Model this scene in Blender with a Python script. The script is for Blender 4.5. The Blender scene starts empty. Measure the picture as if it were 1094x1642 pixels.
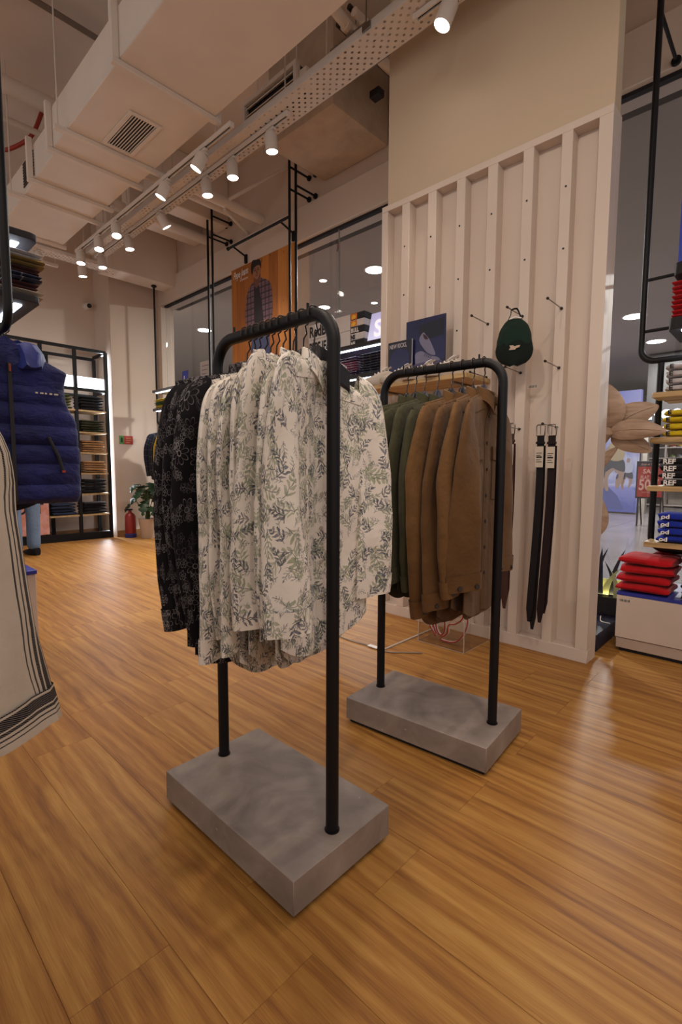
import bpy, bmesh, math, random
from math import sin, cos, pi, radians, sqrt, atan2, hypot
from mathutils import Vector, Matrix
from mathutils import noise as mnoise

S = bpy.context.scene
COL = S.collection

# ------------------------------------------------------------------ camera
cam_d = bpy.data.cameras.new('camera')
cam = bpy.data.objects.new('camera', cam_d)
COL.objects.link(cam)
cam_d.sensor_fit = 'VERTICAL'
cam_d.sensor_height = 36.0
cam_d.lens = 36.0 * 788.156 / 1642.0
cam_d.clip_start = 0.05
cam_d.clip_end = 100
_r = Vector((0.729254, 0.684227, 0.004643))
_u = Vector((-0.063358, 0.060768, 0.996139))
_f = Vector((-0.681303, 0.726732, -0.087667))
cam.matrix_world = Matrix(((_r.x, _u.x, -_f.x, 0), (_r.y, _u.y, -_f.y, 0), (_r.z, _u.z, -_f.z, 1.0), (0, 0, 0, 1)))
S.camera = cam

# ------------------------------------------------------------------ world, exposure
wd = bpy.data.worlds.new('world')
S.world = wd
wd.use_nodes = True
wd.node_tree.nodes['Background'].inputs['Color'].default_value = (1.0, 0.90, 0.84, 1)
wd.node_tree.nodes['Background'].inputs['Strength'].default_value = 0.62  # even ambient fill; walls behind the camera are left out to admit it
S.view_settings.view_transform = 'Standard'
S.view_settings.look = 'None'
S.view_settings.exposure = -0.12
S.view_settings.gamma = 1.0
S.view_settings.use_curve_mapping = False
S.cycles.use_denoising = True
S.cycles.max_bounces = 7
S.cycles.diffuse_bounces = 4
S.cycles.glossy_bounces = 3
S.cycles.transparent_max_bounces = 16
S.cycles.sample_clamp_indirect = 4.0
S.cycles.caustics_reflective = False
S.cycles.caustics_refractive = False

SPOT_W = 46.0            # watts of each track spotlight
WARM = (1.0, 0.84, 0.70)
COOL = (0.78, 0.86, 1.0)
MALL_W = 270.0            # watts of each mall downlight


def add_light(name, kind, loc, energy, color, parent=None, size=0.1, aim=None, cone=None, blend=0.5, sx=None, sy=None):
    d = bpy.data.lights.new(name, kind)
    d.energy = energy
    d.color = color
    if kind == 'AREA':
        if sx:
            d.shape = 'RECTANGLE'
            d.size = sx
            d.size_y = sy
        else:
            d.shape = 'DISK'
            d.size = size
    else:
        d.shadow_soft_size = size
    if kind == 'SPOT':
        d.spot_size = cone
        d.spot_blend = blend
    o = bpy.data.objects.new(name, d)
    COL.objects.link(o)
    o.location = loc
    if aim is not None:
        o.rotation_euler = Vector(aim).to_track_quat('-Z', 'Y').to_euler()
    if parent:
        o.parent = parent
    return o


# ------------------------------------------------------------------ geometry helpers
class G:
    def __init__(self):
        self.v, self.f, self.uv, self.M = [], [], None, Matrix()

    def add(self, vs, fs, uv=None):
        n = len(self.v)
        self.v += [self.M @ Vector(p) for p in vs]
        self.f += [tuple(i + n for i in q) for q in fs]
        if uv is not None:
            if self.uv is None:
                self.uv = [(0.0, 0.0)] * n
            self.uv += uv
        elif self.uv is not None:
            self.uv += [(p[0], p[1]) for p in vs]
        return self

    def box(self, x0, x1, y0, y1, z0, z1):
        self.add([(x0, y0, z0), (x1, y0, z0), (x1, y1, z0), (x0, y1, z0), (x0, y0, z1), (x1, y0, z1), (x1, y1, z1), (x0, y1, z1)],
                 [(3, 2, 1, 0), (4, 5, 6, 7), (0, 1, 5, 4), (1, 2, 6, 5), (2, 3, 7, 6), (3, 0, 4, 7)])
        return self

    def cbox(self, c, s, rz=0.0, rx=0.0, ry=0.0):
        old = self.M
        self.M = old @ Matrix.Translation(c) @ Matrix.Rotation(rz, 4, 'Z') @ Matrix.Rotation(ry, 4, 'Y') @ Matrix.Rotation(rx, 4, 'X')
        self.box(-s[0] / 2, s[0] / 2, -s[1] / 2, s[1] / 2, -s[2] / 2, s[2] / 2)
        self.M = old
        return self

    def loft(self, rings, caps=True, closed=True, uvs=None, loop=False):
        n = len(rings[0])
        vs = [p for r in rings for p in r]
        fs = []
        R = len(rings)
        for i in range(R if loop else R - 1):
            i2 = (i + 1) % R
            for j in range(n if closed else n - 1):
                j2 = (j + 1) % n
                fs.append((i * n + j, i * n + j2, i2 * n + j2, i2 * n + j))
        if caps and closed and not loop:
            fs.append(tuple(range(n - 1, -1, -1)))
            fs.append(tuple((R - 1) * n + j for j in range(n)))
        self.add(vs, fs, uvs)
        return self

    def tube(self, path, r, n=8, caps=True, loop=False, flat=1.0, up=None):
        pts = [Vector(p) for p in path]
        L = len(pts)
        rings = []
        prev = None
        for i, p in enumerate(pts):
            a = pts[(i - 1) % L] if (i > 0 or loop) else p
            b = pts[(i + 1) % L] if (i < L - 1 or loop) else p
            t = (b - a).normalized()
            if prev is None:
                ref = Vector(up) if up else (Vector((0, 0, 1)) if abs(t.z) < 0.9 else Vector((1, 0, 0)))
                x = (ref - t * ref.dot(t)).normalized()
            else:
                x = (prev - t * prev.dot(t)).normalized()
            prev = x
            y = t.cross(x)
            rr = r[i] if isinstance(r, (list, tuple)) else r
            rings.append([p + x * (rr * flat * cos(2 * pi * k / n)) + y * (rr * sin(2 * pi * k / n)) for k in range(n)])
        self.loft(rings, caps=caps, loop=loop)
        return self

    def cyl(self, p0, p1, r0, r1=None, n=14):
        return self.tube([p0, p1], [r0, r0 if r1 is None else r1], n)

    def lathe(self, prof, n=20, o=(0, 0, 0)):
        rings = [[(o[0] + r * cos(2 * pi * k / n), o[1] + r * sin(2 * pi * k / n), o[2] + z) for k in range(n)] for r, z in prof]
        return self.loft(rings)

    def prism(self, poly, d, plane='XZ', off=0.0):
        """poly (2-D) extruded by d: plane XZ extrudes along +Y from off, XY along +Z, YZ along +X."""
        def P(a, b, c):
            return {'XZ': (a, c, b), 'XY': (a, b, c), 'YZ': (c, a, b)}[plane]
        n = len(poly)
        vs = [P(a, b, off) for a, b in poly] + [P(a, b, off + d) for a, b in poly]
        fs = [tuple(range(n)), tuple(range(2 * n - 1, n - 1, -1))]
        for i in range(n):
            j = (i + 1) % n
            fs.append((i, i + n, j + n, j))
        return self.add(vs, fs)

    def grid(self, nu, nv, fn, uvfn=None, thick=0.0):
        vs, uv, fs = [], [], []
        for j in range(nv + 1):
            for i in range(nu + 1):
                vs.append(fn(i / nu, j / nv))
                uv.append(uvfn(i / nu, j / nv) if uvfn else (i / nu, j / nv))
        for j in range(nv):
            for i in range(nu):
                a = j * (nu + 1) + i
                fs.append((a, a + 1, a + nu + 2, a + nu + 1))
        return self.add(vs, fs, uv)


MW = {}


def obj(name, g, mat, parent=None, smooth=True, bevel=0.0, angle=35, world=True, seg=1, fixn=True):
    """one mesh object. Geometry of a child given in world space (world=True) is brought into its parent's space."""
    me = bpy.data.meshes.new(name)
    vs = g.v
    if parent is not None and world:
        inv = MW[parent.name].inverted()
        vs = [inv @ v for v in vs]
    me.from_pydata([tuple(v) for v in vs], [], g.f)
    if g.uv is not None:
        ul = me.uv_layers.new(name='UVMap')
        li = [0.0] * (2 * len(me.loops))
        for k, lp in enumerate(me.loops):
            li[2 * k], li[2 * k + 1] = g.uv[lp.vertex_index]
        ul.data.foreach_set('uv', li)
    if bevel > 0 or fixn:
        bm = bmesh.new()
        bm.from_mesh(me)
        if fixn:
            bmesh.ops.recalc_face_normals(bm, faces=bm.faces)
        if bevel > 0:
            ed = [e for e in bm.edges if len(e.link_faces) == 2 and e.calc_face_angle(0) > radians(angle)]
            bmesh.ops.bevel(bm, geom=ed, offset=bevel, segments=seg, profile=0.5, affect='EDGES', clamp_overlap=True)
        bm.to_mesh(me)
        bm.free()
    if smooth:
        me.shade_smooth()
        me.set_sharp_from_angle(angle=radians(angle + 8))
    if mat is not None:
        me.materials.append(mat)
    o = bpy.data.objects.new(name, me)
    COL.objects.link(o)
    if parent is not None:
        o.parent = parent
    MW[o.name] = MW[parent.name].copy() if parent is not None else Matrix()
    return o


def tag(o, label, cat, group=None, kind=None):
    o['label'] = label
    o['category'] = cat
    if group:
        o['group'] = group
    if kind:
        o['kind'] = kind
    return o


def struct(o):
    o['kind'] = 'structure'
    return o


def thing(name, label, cat, loc=(0, 0, 0), rz=0.0, group=None):
    o = bpy.data.objects.new(name, None)
    o.empty_display_size = 0.05
    COL.objects.link(o)
    o.location = loc
    o.rotation_euler = (0, 0, rz)
    MW[o.name] = Matrix.Translation(loc) @ Matrix.Rotation(rz, 4, 'Z')
    return tag(o, label, cat, group)


def dup(root, label=None, loc=None, rz=None, group=None):
    def rec(o, par):
        c = o.copy()
        COL.objects.link(c)
        if par is not None:
            c.parent = par
        for ch in list(o.children):
            rec(ch, c)
        return c
    r = rec(root, None)
    if loc is not None:
        r.location = loc
    if rz is not None:
        r.rotation_euler = (0, 0, rz)
    if label:
        r['label'] = label
    if group:
        r['group'] = group
    MW[r.name] = Matrix.Translation(r.location) @ Matrix.Rotation(r.rotation_euler.z, 4, 'Z')
    return r


def text(name, body, size, mat, loc, right, up, parent=None, depth=0.0004, align='LEFT', bold=0.0, shear=0.0, sx=1.0):
    c = bpy.data.curves.new(name, 'FONT')
    c.body = body
    c.size = size
    c.extrude = depth
    c.offset = bold
    c.shear = shear
    c.resolution_u = 3
    c.align_x = align
    tmp = bpy.data.objects.new(name, c)
    me = bpy.data.meshes.new_from_object(tmp)
    bpy.data.objects.remove(tmp)
    bpy.data.curves.remove(c)
    me.name = name
    me.materials.clear()
    me.materials.append(mat)
    o = bpy.data.objects.new(name, me)
    COL.objects.link(o)
    r = Vector(right).normalized()
    u = Vector(up).normalized()
    n = r.cross(u)
    m = Matrix(((r.x * sx, u.x, n.x, loc[0]), (r.y * sx, u.y, n.y, loc[1]), (r.z * sx, u.z, n.z, loc[2]), (0, 0, 0, 1)))
    if parent is not None:
        o.parent = parent
        m = MW[parent.name].inverted() @ m
    o.matrix_local = m
    MW[o.name] = m
    return o


def arc(c, r, a0, a1, n, plane='XZ', y=0.0):
    out = []
    for i in range(n + 1):
        a = a0 + (a1 - a0) * i / n
        p, q = c[0] + r * cos(a), c[1] + r * sin(a)
        out.append({'XZ': (p, y, q), 'XY': (p, q, y), 'YZ': (y, p, q)}[plane])
    return out


def spline(pts, n=6, loop=False):
    """Catmull-Rom through the points"""
    P = [Vector(p) for p in pts]
    L = len(P)
    out = []
    for i in range(L if loop else L - 1):
        p0 = P[(i - 1) % L] if (loop or i > 0) else P[i]
        p1, p2 = P[i], P[(i + 1) % L]
        p3 = P[(i + 2) % L] if (loop or i + 2 < L) else p2
        for k in range(n):
            t = k / n
            out.append(0.5 * ((2 * p1) + (p2 - p0) * t + (2 * p0 - 5 * p1 + 4 * p2 - p3) * t * t + (3 * p1 - p0 - 3 * p2 + p3) * t ** 3))
    if not loop:
        out.append(P[-1])
    return out


ORD = ['topmost', 'second', 'third', 'fourth', 'fifth', 'sixth', 'seventh', 'eighth', 'ninth', 'tenth']
ORDF = ['first', 'second', 'third', 'fourth', 'fifth', 'sixth', 'seventh', 'eighth', 'ninth', 'tenth', 'eleventh', 'twelfth']


# ------------------------------------------------------------------ material helpers
def C(h):
    h = h.lstrip('#')
    out = []
    for i in (0, 2, 4):
        s = int(h[i:i + 2], 16) / 255
        out.append(s / 12.92 if s <= 0.04045 else ((s + 0.055) / 1.055) ** 2.4)
    return (out[0], out[1], out[2], 1.0)


class NT:
    """thin wrapper over a material's node tree"""

    def __init__(self, name):
        self.mat = bpy.data.materials.new(name)
        self.mat.use_nodes = True
        self.t = self.mat.node_tree
        self.b = self.t.nodes['Principled BSDF']
        self.out = self.t.nodes['Material Output']

    def lk(self, a, sock):
        if a is None:
            return
        if isinstance(a, bpy.types.NodeSocket):
            self.t.links.new(a, sock)
        else:
            if sock.type in ('RGBA',) and not hasattr(a, '__len__'):
                a = (a, a, a, 1)
            if sock.type == 'RGBA' and len(a) == 3:
                a = (*a, 1)
            sock.default_value = a

    def node(self, typ, **kw):
        n = self.t.nodes.new(typ)
        for k, v in kw.items():
            setattr(n, k, v)
        return n

    def m(self, op, a, b=None, c=None, clamp=False):
        n = self.node('ShaderNodeMath', operation=op, use_clamp=clamp)
        for i, x in enumerate((a, b, c)):
            self.lk(x, n.inputs[i])
        return n.outputs[0]

    def vm(self, op, a, b=None, scale=None):
        n = self.node('ShaderNodeVectorMath', operation=op)
        self.lk(a, n.inputs[0])
        if b is not None:
            self.lk(b, n.inputs[1])
        if scale is not None:
            self.lk(scale, n.inputs['Scale'])
        return n.outputs['Value'] if op in ('LENGTH', 'DOT_PRODUCT', 'DISTANCE') else n.outputs[0]

    def coord(self, which='Object'):
        return self.node('ShaderNodeTexCoord').outputs[which]

    def mapping(self, v, loc=(0, 0, 0), rot=(0, 0, 0), scale=(1, 1, 1)):
        n = self.node('ShaderNodeMapping')
        self.lk(v, n.inputs['Vector'])
        self.lk(loc, n.inputs['Location'])
        self.lk(rot, n.inputs['Rotation'])
        self.lk(scale, n.inputs['Scale'])
        return n.outputs[0]

    def noise(self, v, scale, detail=4, rough=0.55, dist=0.0, col=False):
        n = self.node('ShaderNodeTexNoise')
        self.lk(v, n.inputs['Vector'])
        n.inputs['Scale'].default_value = scale
        n.inputs['Detail'].default_value = detail
        n.inputs['Roughness'].default_value = rough
        n.inputs['Distortion'].default_value = dist
        return n.outputs[1] if col else n.outputs[0]

    def ramp(self, f, stops):
        n = self.node('ShaderNodeValToRGB')
        self.lk(f, n.inputs[0])
        e = n.color_ramp.elements
        while len(e) < len(stops):
            e.new(0.5)
        for el, (p, c) in zip(e, stops):
            el.position = p
            el.color = c if hasattr(c, '__len__') else (c, c, c, 1)
        return n.outputs[0]

    def mix(self, f, a, b):
        n = self.node('ShaderNodeMix', data_type='RGBA')
        self.lk(f, n.inputs[0])
        self.lk(a, n.inputs[6])
        self.lk(b, n.inputs[7])
        return n.outputs[2]

    def sep(self, v):
        n = self.node('ShaderNodeSeparateXYZ')
        self.lk(v, n.inputs[0])
        return n.outputs[0], n.outputs[1], n.outputs[2]

    def comb(self, x, y, z=0.0):
        n = self.node('ShaderNodeCombineXYZ')
        for i, a in enumerate((x, y, z)):
            self.lk(a, n.inputs[i])
        return n.outputs[0]

    def rnd(self):
        return self.node('ShaderNodeObjectInfo').outputs['Random']

    def bump(self, h, strength=0.2, dist=0.01):
        n = self.node('ShaderNodeBump')
        n.inputs['Strength'].default_value = strength
        n.inputs['Distance'].default_value = dist
        self.lk(h, n.inputs['Height'])
        self.t.links.new(n.outputs[0], self.b.inputs['Normal'])

    def set(self, **kw):
        for k, v in kw.items():
            self.lk(v, self.b.inputs[k.replace('_', ' ')])
        return self

    def emit(self, col, strength):
        self.lk(col, self.b.inputs['Emission Color'])
        self.lk(strength, self.b.inputs['Emission Strength'])
        return self


def simple(name, col, rough=0.6, metal=0.0, var=0.12, vs=6.0, bump=0.0, bs=80.0, spec=0.5, coord='Object'):
    n = NT(name)
    c = C(col) if isinstance(col, str) else col
    v = n.coord(coord)
    f = n.noise(v, vs, 4)
    dark = tuple(x * (1 - var) for x in c[:3]) + (1,)
    lite = tuple(min(1, x * (1 + var)) for x in c[:3]) + (1,)
    n.set(Base_Color=n.ramp(f, [(0.3, dark), (0.7, lite)]), Roughness=rough, Metallic=metal)
    n.b.inputs['Specular IOR Level'].default_value = spec
    if bump:
        n.bump(n.noise(v, bs, 3), bump, 0.004)
    return n.mat


def glow(name, col, strength):
    n = NT(name)
    c = C(col) if isinstance(col, str) else col
    n.set(Base_Color=(0.8, 0.8, 0.8, 1), Roughness=0.5)
    n.emit(c, strength)
    return n.mat


MT = {}


def cloth(name, col, rough=0.85, var=0.1, weave=900.0, wrinkle=0.25, sheen=0.2):
    """plain woven cloth with a fine weave and soft crumples"""
    if name in MT:
        return MT[name]
    n = NT(name)
    c = C(col) if isinstance(col, str) else col
    v = n.coord('Object')
    f = n.noise(v, 9.0, 4)
    dark = tuple(x * (1 - var) for x in c[:3]) + (1,)
    lite = tuple(min(1, x * (1 + var)) for x in c[:3]) + (1,)
    n.set(Base_Color=n.ramp(f, [(0.3, dark), (0.7, lite)]), Roughness=rough)
    n.b.inputs['Specular IOR Level'].default_value = 0.2
    n.b.inputs['Sheen Weight'].default_value = sheen * 0.4
    h = n.m('ADD', n.m('MULTIPLY', n.noise(v, 16.0, 3), 1.0), n.m('MULTIPLY', n.noise(v, weave, 1), 0.05))
    n.bump(h, wrinkle, 0.02)
    MT[name] = n.mat
    return n.mat


# ------------------------------------------------------------------ printed cloths (coordinates are the cloth's own UV, in metres)
def cells(n, uv, scale, seed, rand=0.85, warp=None):
    v = n.mapping(uv, loc=(seed * 3.71, seed * 1.37, 0))
    if warp is not None:
        v = n.vm('ADD', v, warp)
    vo = n.node('ShaderNodeTexVoronoi', voronoi_dimensions='2D')
    n.lk(v, vo.inputs['Vector'])
    vo.inputs['Scale'].default_value = scale
    vo.inputs['Randomness'].default_value = rand
    d = n.vm('SCALE', n.vm('SUBTRACT', v, vo.outputs['Position']), scale=scale)
    r, g, b = n.sep(vo.outputs['Color'])
    ro = n.node('ShaderNodeVectorRotate', rotation_type='Z_AXIS')
    n.lk(d, ro.inputs['Vector'])
    n.lk(n.m('MULTIPLY', r, 6.283), ro.inputs['Angle'])
    x, y, _ = n.sep(ro.outputs[0])
    return x, y, g, b


def warpvec(n, uv, scale, amp):
    return n.vm('SCALE', n.vm('SUBTRACT', n.noise(uv, scale, 2, col=True), (0.5, 0.5, 0.5)), scale=amp)


def sprig(n, uv, scale, seed, leaves=7.0, lw=0.24, slant=6.0, keep=0.8, bend=0.5):
    """mask of a leafy twig in every cell: paired slanted leaves on a bent stem"""
    a, b, g, h = cells(n, uv, scale, seed, 0.75, warpvec(n, uv, scale * 2.2, 0.35 / scale))
    b = n.m('ADD', b, n.m('MULTIPLY', n.m('MULTIPLY', a, a), bend))
    ab = n.m('ABSOLUTE', b)
    fr = n.m('FRACT', n.m('SUBTRACT', n.m('MULTIPLY', a, leaves), n.m('MULTIPLY', ab, slant)))
    dist = n.m('ABSOLUTE', n.m('SUBTRACT', fr, 0.5))
    env = n.m('SUBTRACT', 1.0, n.m('MULTIPLY', n.m('MULTIPLY', a, a), 4.6))
    wid = n.m('MULTIPLY', env, 0.27)
    q = n.m('DIVIDE', ab, n.m('MAXIMUM', wid, 0.001))
    prof = n.m('MULTIPLY', n.m('MULTIPLY', q, n.m('SUBTRACT', 1.0, q)), 4.0 * lw * 1.35)
    leaf = n.m('LESS_THAN', dist, prof)
    leaf = n.m('MULTIPLY', leaf, n.m('LESS_THAN', q, 1.0))
    leaf = n.m('MULTIPLY', leaf, n.m('GREATER_THAN', env, 0.0))
    stem = n.m('MULTIPLY', n.m('LESS_THAN', ab, 0.016), n.m('LESS_THAN', n.m('ABSOLUTE', a), 0.52))
    k = n.m('LESS_THAN', g, keep)
    return n.m('MULTIPLY', leaf, k), n.m('MULTIPLY', stem, k), h


def fabric_bump(n, uv, strength=0.22):
    v = n.coord('Object')
    h = n.m('ADD', n.noise(v, 14.0, 3), n.m('MULTIPLY', n.noise(v, 50.0, 2), 0.25))
    n.bump(h, strength, 0.02)
    n.b.inputs['Specular IOR Level'].default_value = 0.2


def leaf_print():
    n = NT('cream_leaf_print')
    uv = n.coord('UV')
    base = n.mix(n.noise(uv, 7.0, 3), C('ebe2d8'), C('e0d6ca'))
    l1, s1, h1 = sprig(n, uv, 16.0, 1, leaves=5.0, lw=0.27, slant=4.0, keep=0.75, bend=0.7)
    l1b, s1b, _ = sprig(n, uv, 14.0, 6, leaves=6.0, lw=0.24, slant=5.0, keep=0.7, bend=-0.5)
    l2, s2, h2 = sprig(n, uv, 18.0, 2, leaves=4.5, lw=0.22, slant=4.2, keep=0.95, bend=0.8)
    l3, s3, h3 = sprig(n, uv, 31.0, 3, leaves=4.0, lw=0.17, slant=3.6, keep=0.85, bend=0.4)
    g1 = n.m('MAXIMUM', l1, l1b)
    c = n.mix(n.m('MULTIPLY', g1, n.m('ADD', 0.25, n.m('MULTIPLY', n.noise(uv, 40.0, 2), 0.9))), base, C('8d9677'))
    c = n.mix(n.m('MULTIPLY', l3, 0.62), c, C('83888c'))
    c = n.mix(n.m('MULTIPLY', n.m('MAXIMUM', s1, s1b), 0.7), c, C('5c6360'))
    vein = n.m('ADD', 0.35, n.m('MULTIPLY', n.noise(uv, 90.0, 2), 0.9), clamp=True)
    c = n.mix(n.m('MULTIPLY', l2, vein), c, C('4c5263'))
    c = n.mix(n.m('MULTIPLY', n.m('MAXIMUM', s2, s3), 0.85), c, C('343846'))
    n.set(Base_Color=c, Roughness=0.82)
    fabric_bump(n, uv)
    return n.mat


def line_flower_print():
    n = NT('black_line_flower_print')
    uv = n.coord('UV')

    def flower(scale, seed, petals, R0, R1, lw, keep):
        a, b, g, h = cells(n, uv, scale, seed, 0.7, warpvec(n, uv, scale * 1.5, 0.15 / scale))
        r = n.m('SQRT', n.m('ADD', n.m('MULTIPLY', a, a), n.m('MULTIPLY', b, b)))
        th = n.m('ARCTAN2', b, a)
        pet = n.m('ABSOLUTE', n.m('COSINE', n.m('MULTIPLY', th, petals / 2)))
        R = n.m('ADD', R0, n.m('MULTIPLY', n.m('POWER', pet, 0.6), R1))
        o1 = n.m('LESS_THAN', n.m('ABSOLUTE', n.m('SUBTRACT', r, R)), lw)
        o2 = n.m('LESS_THAN', n.m('ABSOLUTE', n.m('SUBTRACT', r, R0 * 0.75)), lw)
        rad = n.m('MULTIPLY', n.m('LESS_THAN', pet, 0.10), n.m('MULTIPLY', n.m('LESS_THAN', r, R0 + 0.03), n.m('GREATER_THAN', r, R0 * 0.7)))
        mk = n.m('MAXIMUM', n.m('MAXIMUM', o1, o2), rad)
        return n.m('MULTIPLY', mk, n.m('LESS_THAN', g, keep))
    f1 = flower(15.0, 1, 8, 0.12, 0.27, 0.016, 0.75)
    f2 = flower(30.0, 2, 5, 0.12, 0.22, 0.027, 0.6)
    l1, s1, _ = sprig(n, uv, 19.0, 4, leaves=5.0, lw=0.30, slant=4.0, keep=0.8)
    l0, s0, _ = sprig(n, uv, 19.0, 4, leaves=5.0, lw=0.20, slant=4.0, keep=0.8)
    edge = n.m('MAXIMUM', n.m('SUBTRACT', l1, l0, clamp=True), s1)
    mk = n.m('MAXIMUM', n.m('MAXIMUM', f1, f2), n.m('MULTIPLY', edge, 0.8))
    fade = n.ramp(n.noise(uv, 5.0, 2), [(0.36, 0.13), (0.62, 0.58)])
    c = n.mix(n.m('MULTIPLY', mk, fade), C('18151a'), C('b5aeb0'))
    n.set(Base_Color=c, Roughness=0.85)
    fabric_bump(n, uv)
    return n.mat


def band(n, x, c, w):
    return n.m('LESS_THAN', n.m('ABSOLUTE', n.m('SUBTRACT', x, c)), w)


def stripe_print(name, horizontal=False):
    """cream twill with groups of navy stripes; stripes run with the cloth, or across it for hems and cuffs"""
    n = NT(name)
    uv = n.coord('UV')
    x, y, _ = n.sep(uv)
    s = y if horizontal else x
    per = 0.085 if horizontal else 0.155
    p = n.m('MULTIPLY', n.m('FRACT', n.m('DIVIDE', s, per)), per)
    mk = None
    for c0, w in ((0.020, 0.0011), (0.027, 0.0011), (0.034, 0.0022), (0.0445, 0.0062), (0.0555, 0.0022), (0.062, 0.0012), (0.068, 0.0011)):
        b = band(n, p, c0, w)
        mk = b if mk is None else n.m('MAXIMUM', mk, b)
    tw = n.m('FRACT', n.m('ADD', n.m('MULTIPLY', x, 330.0), n.m('MULTIPLY', y, 330.0)))
    mk = n.m('MULTIPLY', mk, n.m('ADD', 0.72, n.m('MULTIPLY', n.m('GREATER_THAN', tw, 0.4), 0.28)))
    base = n.mix(n.m('MULTIPLY', tw, 0.5), C('c6b9a9'), C('baac9b'))
    n.set(Base_Color=n.mix(mk, base, C('15131d')), Roughness=0.85)
    fabric_bump(n, uv, 0.2)
    return n.mat


def plaid(name, base, l1, l2, pitch=0.07, coord='UV'):
    if name in MT:
        return MT[name]
    n = NT(name)
    uv = n.coord(coord)
    x, y, _ = n.sep(uv)
    c = C(base)
    for ax in (x, y):
        f = n.m('MULTIPLY', n.m('FRACT', n.m('DIVIDE', ax, pitch)), pitch)
        c = n.mix(n.m('MULTIPLY', band(n, f, pitch * 0.3, pitch * 0.16), 0.5), c, C(l1))
        c = n.mix(n.m('MULTIPLY', band(n, f, pitch * 0.75, pitch * 0.045), 0.6), c, C(l2))
    n.set(Base_Color=c, Roughness=0.85)
    MT[name] = n.mat
    return n.mat


# ------------------------------------------------------------------ materials of the place
def wood_floor_mat():
    n = NT('oak_plank')
    v = n.coord('Object')
    r = n.rnd()
    off = n.comb(n.m('MULTIPLY', r, 37.0), n.m('MULTIPLY', r, 91.0), 0.0)
    p = n.vm('ADD', v, off)
    big = n.noise(n.mapping(p, scale=(0.7, 2.6, 1)), 1.6, 3, 0.5, 0.4)
    x_, y_, z_ = n.sep(p)
    yy = n.m('ADD', y_, n.m('MULTIPLY', big, 0.16))
    ring = n.m('MULTIPLY', n.m('ADD', n.m('SINE', n.m('MULTIPLY', yy, 190.0)), 1.0), 0.5)
    ring2 = n.m('MULTIPLY', n.m('ADD', n.m('SINE', n.m('MULTIPLY', yy, 73.0)), 1.0), 0.5)
    g1 = n.noise(n.mapping(p, scale=(0.6, 12.0, 1.0)), 2.8, 6, 0.62, 0.35)
    g2 = n.noise(n.mapping(p, scale=(5.0, 150.0, 1)), 2.5, 3, 0.6)
    tone = n.m('ADD', n.m('MULTIPLY', g1, 0.44), n.m('ADD', 0.07, n.m('MULTIPLY', ring, 0.06)))
    tone = n.m('ADD', tone, n.m('MULTIPLY', ring2, 0.08))
    tone = n.m('ADD', tone, n.m('MULTIPLY', g2, 0.26))
    tone = n.m('ADD', tone, n.m('MULTIPLY', n.m('SUBTRACT', r, 0.5), 0.07))
    col = n.ramp(tone, [(0.33, C('7a4f29')), (0.44, C('986731')), (0.56, C('ae7f40')), (0.70, C('be9250'))])
    n.set(Base_Color=col, Roughness=n.m('ADD', 0.38, n.m('MULTIPLY', g2, 0.18)))
    n.b.inputs['Specular IOR Level'].default_value = 0.28
    n.bump(g2, 0.08, 0.003)
    return n.mat


def concrete_mat():
    n = NT('micro_cement')
    v = n.coord('Object')
    a = n.noise(v, 5.0, 6, 0.6, 1.2)
    b = n.noise(v, 2.2, 3, 0.5, 0.8)
    t = n.m('ADD', n.m('MULTIPLY', a, 0.6), n.m('MULTIPLY', b, 0.4))
    c = n.ramp(t, [(0.34, C('73675f')), (0.5, C('8d7f76')), (0.66, C('a3958b'))])
    sp = n.m('GREATER_THAN', n.noise(v, 60.0, 1), 0.77)
    n.set(Base_Color=n.mix(n.m('MULTIPLY', sp, 0.35), c, C('d9cfc6')), Roughness=0.55)
    n.bump(a, 0.06, 0.004)
    return n.mat


def light_wood_mat(name, cs=('9d8058', 'bd9c6c', 'cfb07e'), axis=0):
    n = NT(name)
    v = n.coord('Object')
    sc = [14.0, 14.0, 14.0]
    sc[axis] = 1.2
    g = n.noise(n.mapping(v, scale=tuple(sc)), 2.4, 5, 0.6, 0.8)
    n.set(Base_Color=n.ramp(g, [(0.3, C(cs[0])), (0.5, C(cs[1])), (0.7, C(cs[2]))]), Roughness=0.55)
    return n.mat


def glass_mat(name='window_glass', tint=(0.86, 0.88, 0.88, 1), refl=0.035):
    n = NT(name)
    n.t.nodes.remove(n.b)
    tr = n.node('ShaderNodeBsdfTransparent')
    tr.inputs[0].default_value = tint
    gl = n.node('ShaderNodeBsdfGlossy')
    gl.inputs['Roughness'].default_value = 0.02
    gl.inputs['Color'].default_value = (1, 1, 1, 1)
    lw = n.node('ShaderNodeLayerWeight')
    lw.inputs[0].default_value = 0.35
    f = n.m('ADD', refl, n.m('MULTIPLY', n.m('POWER', lw.outputs['Facing'], 4.0), 0.3), clamp=True)
    mx = n.node('ShaderNodeMixShader')
    n.lk(f, mx.inputs[0])
    n.t.links.new(tr.outputs[0], mx.inputs[1])
    n.t.links.new(gl.outputs[0], mx.inputs[2])
    n.t.links.new(mx.outputs[0], n.out.inputs['Surface'])
    return n.mat


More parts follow.
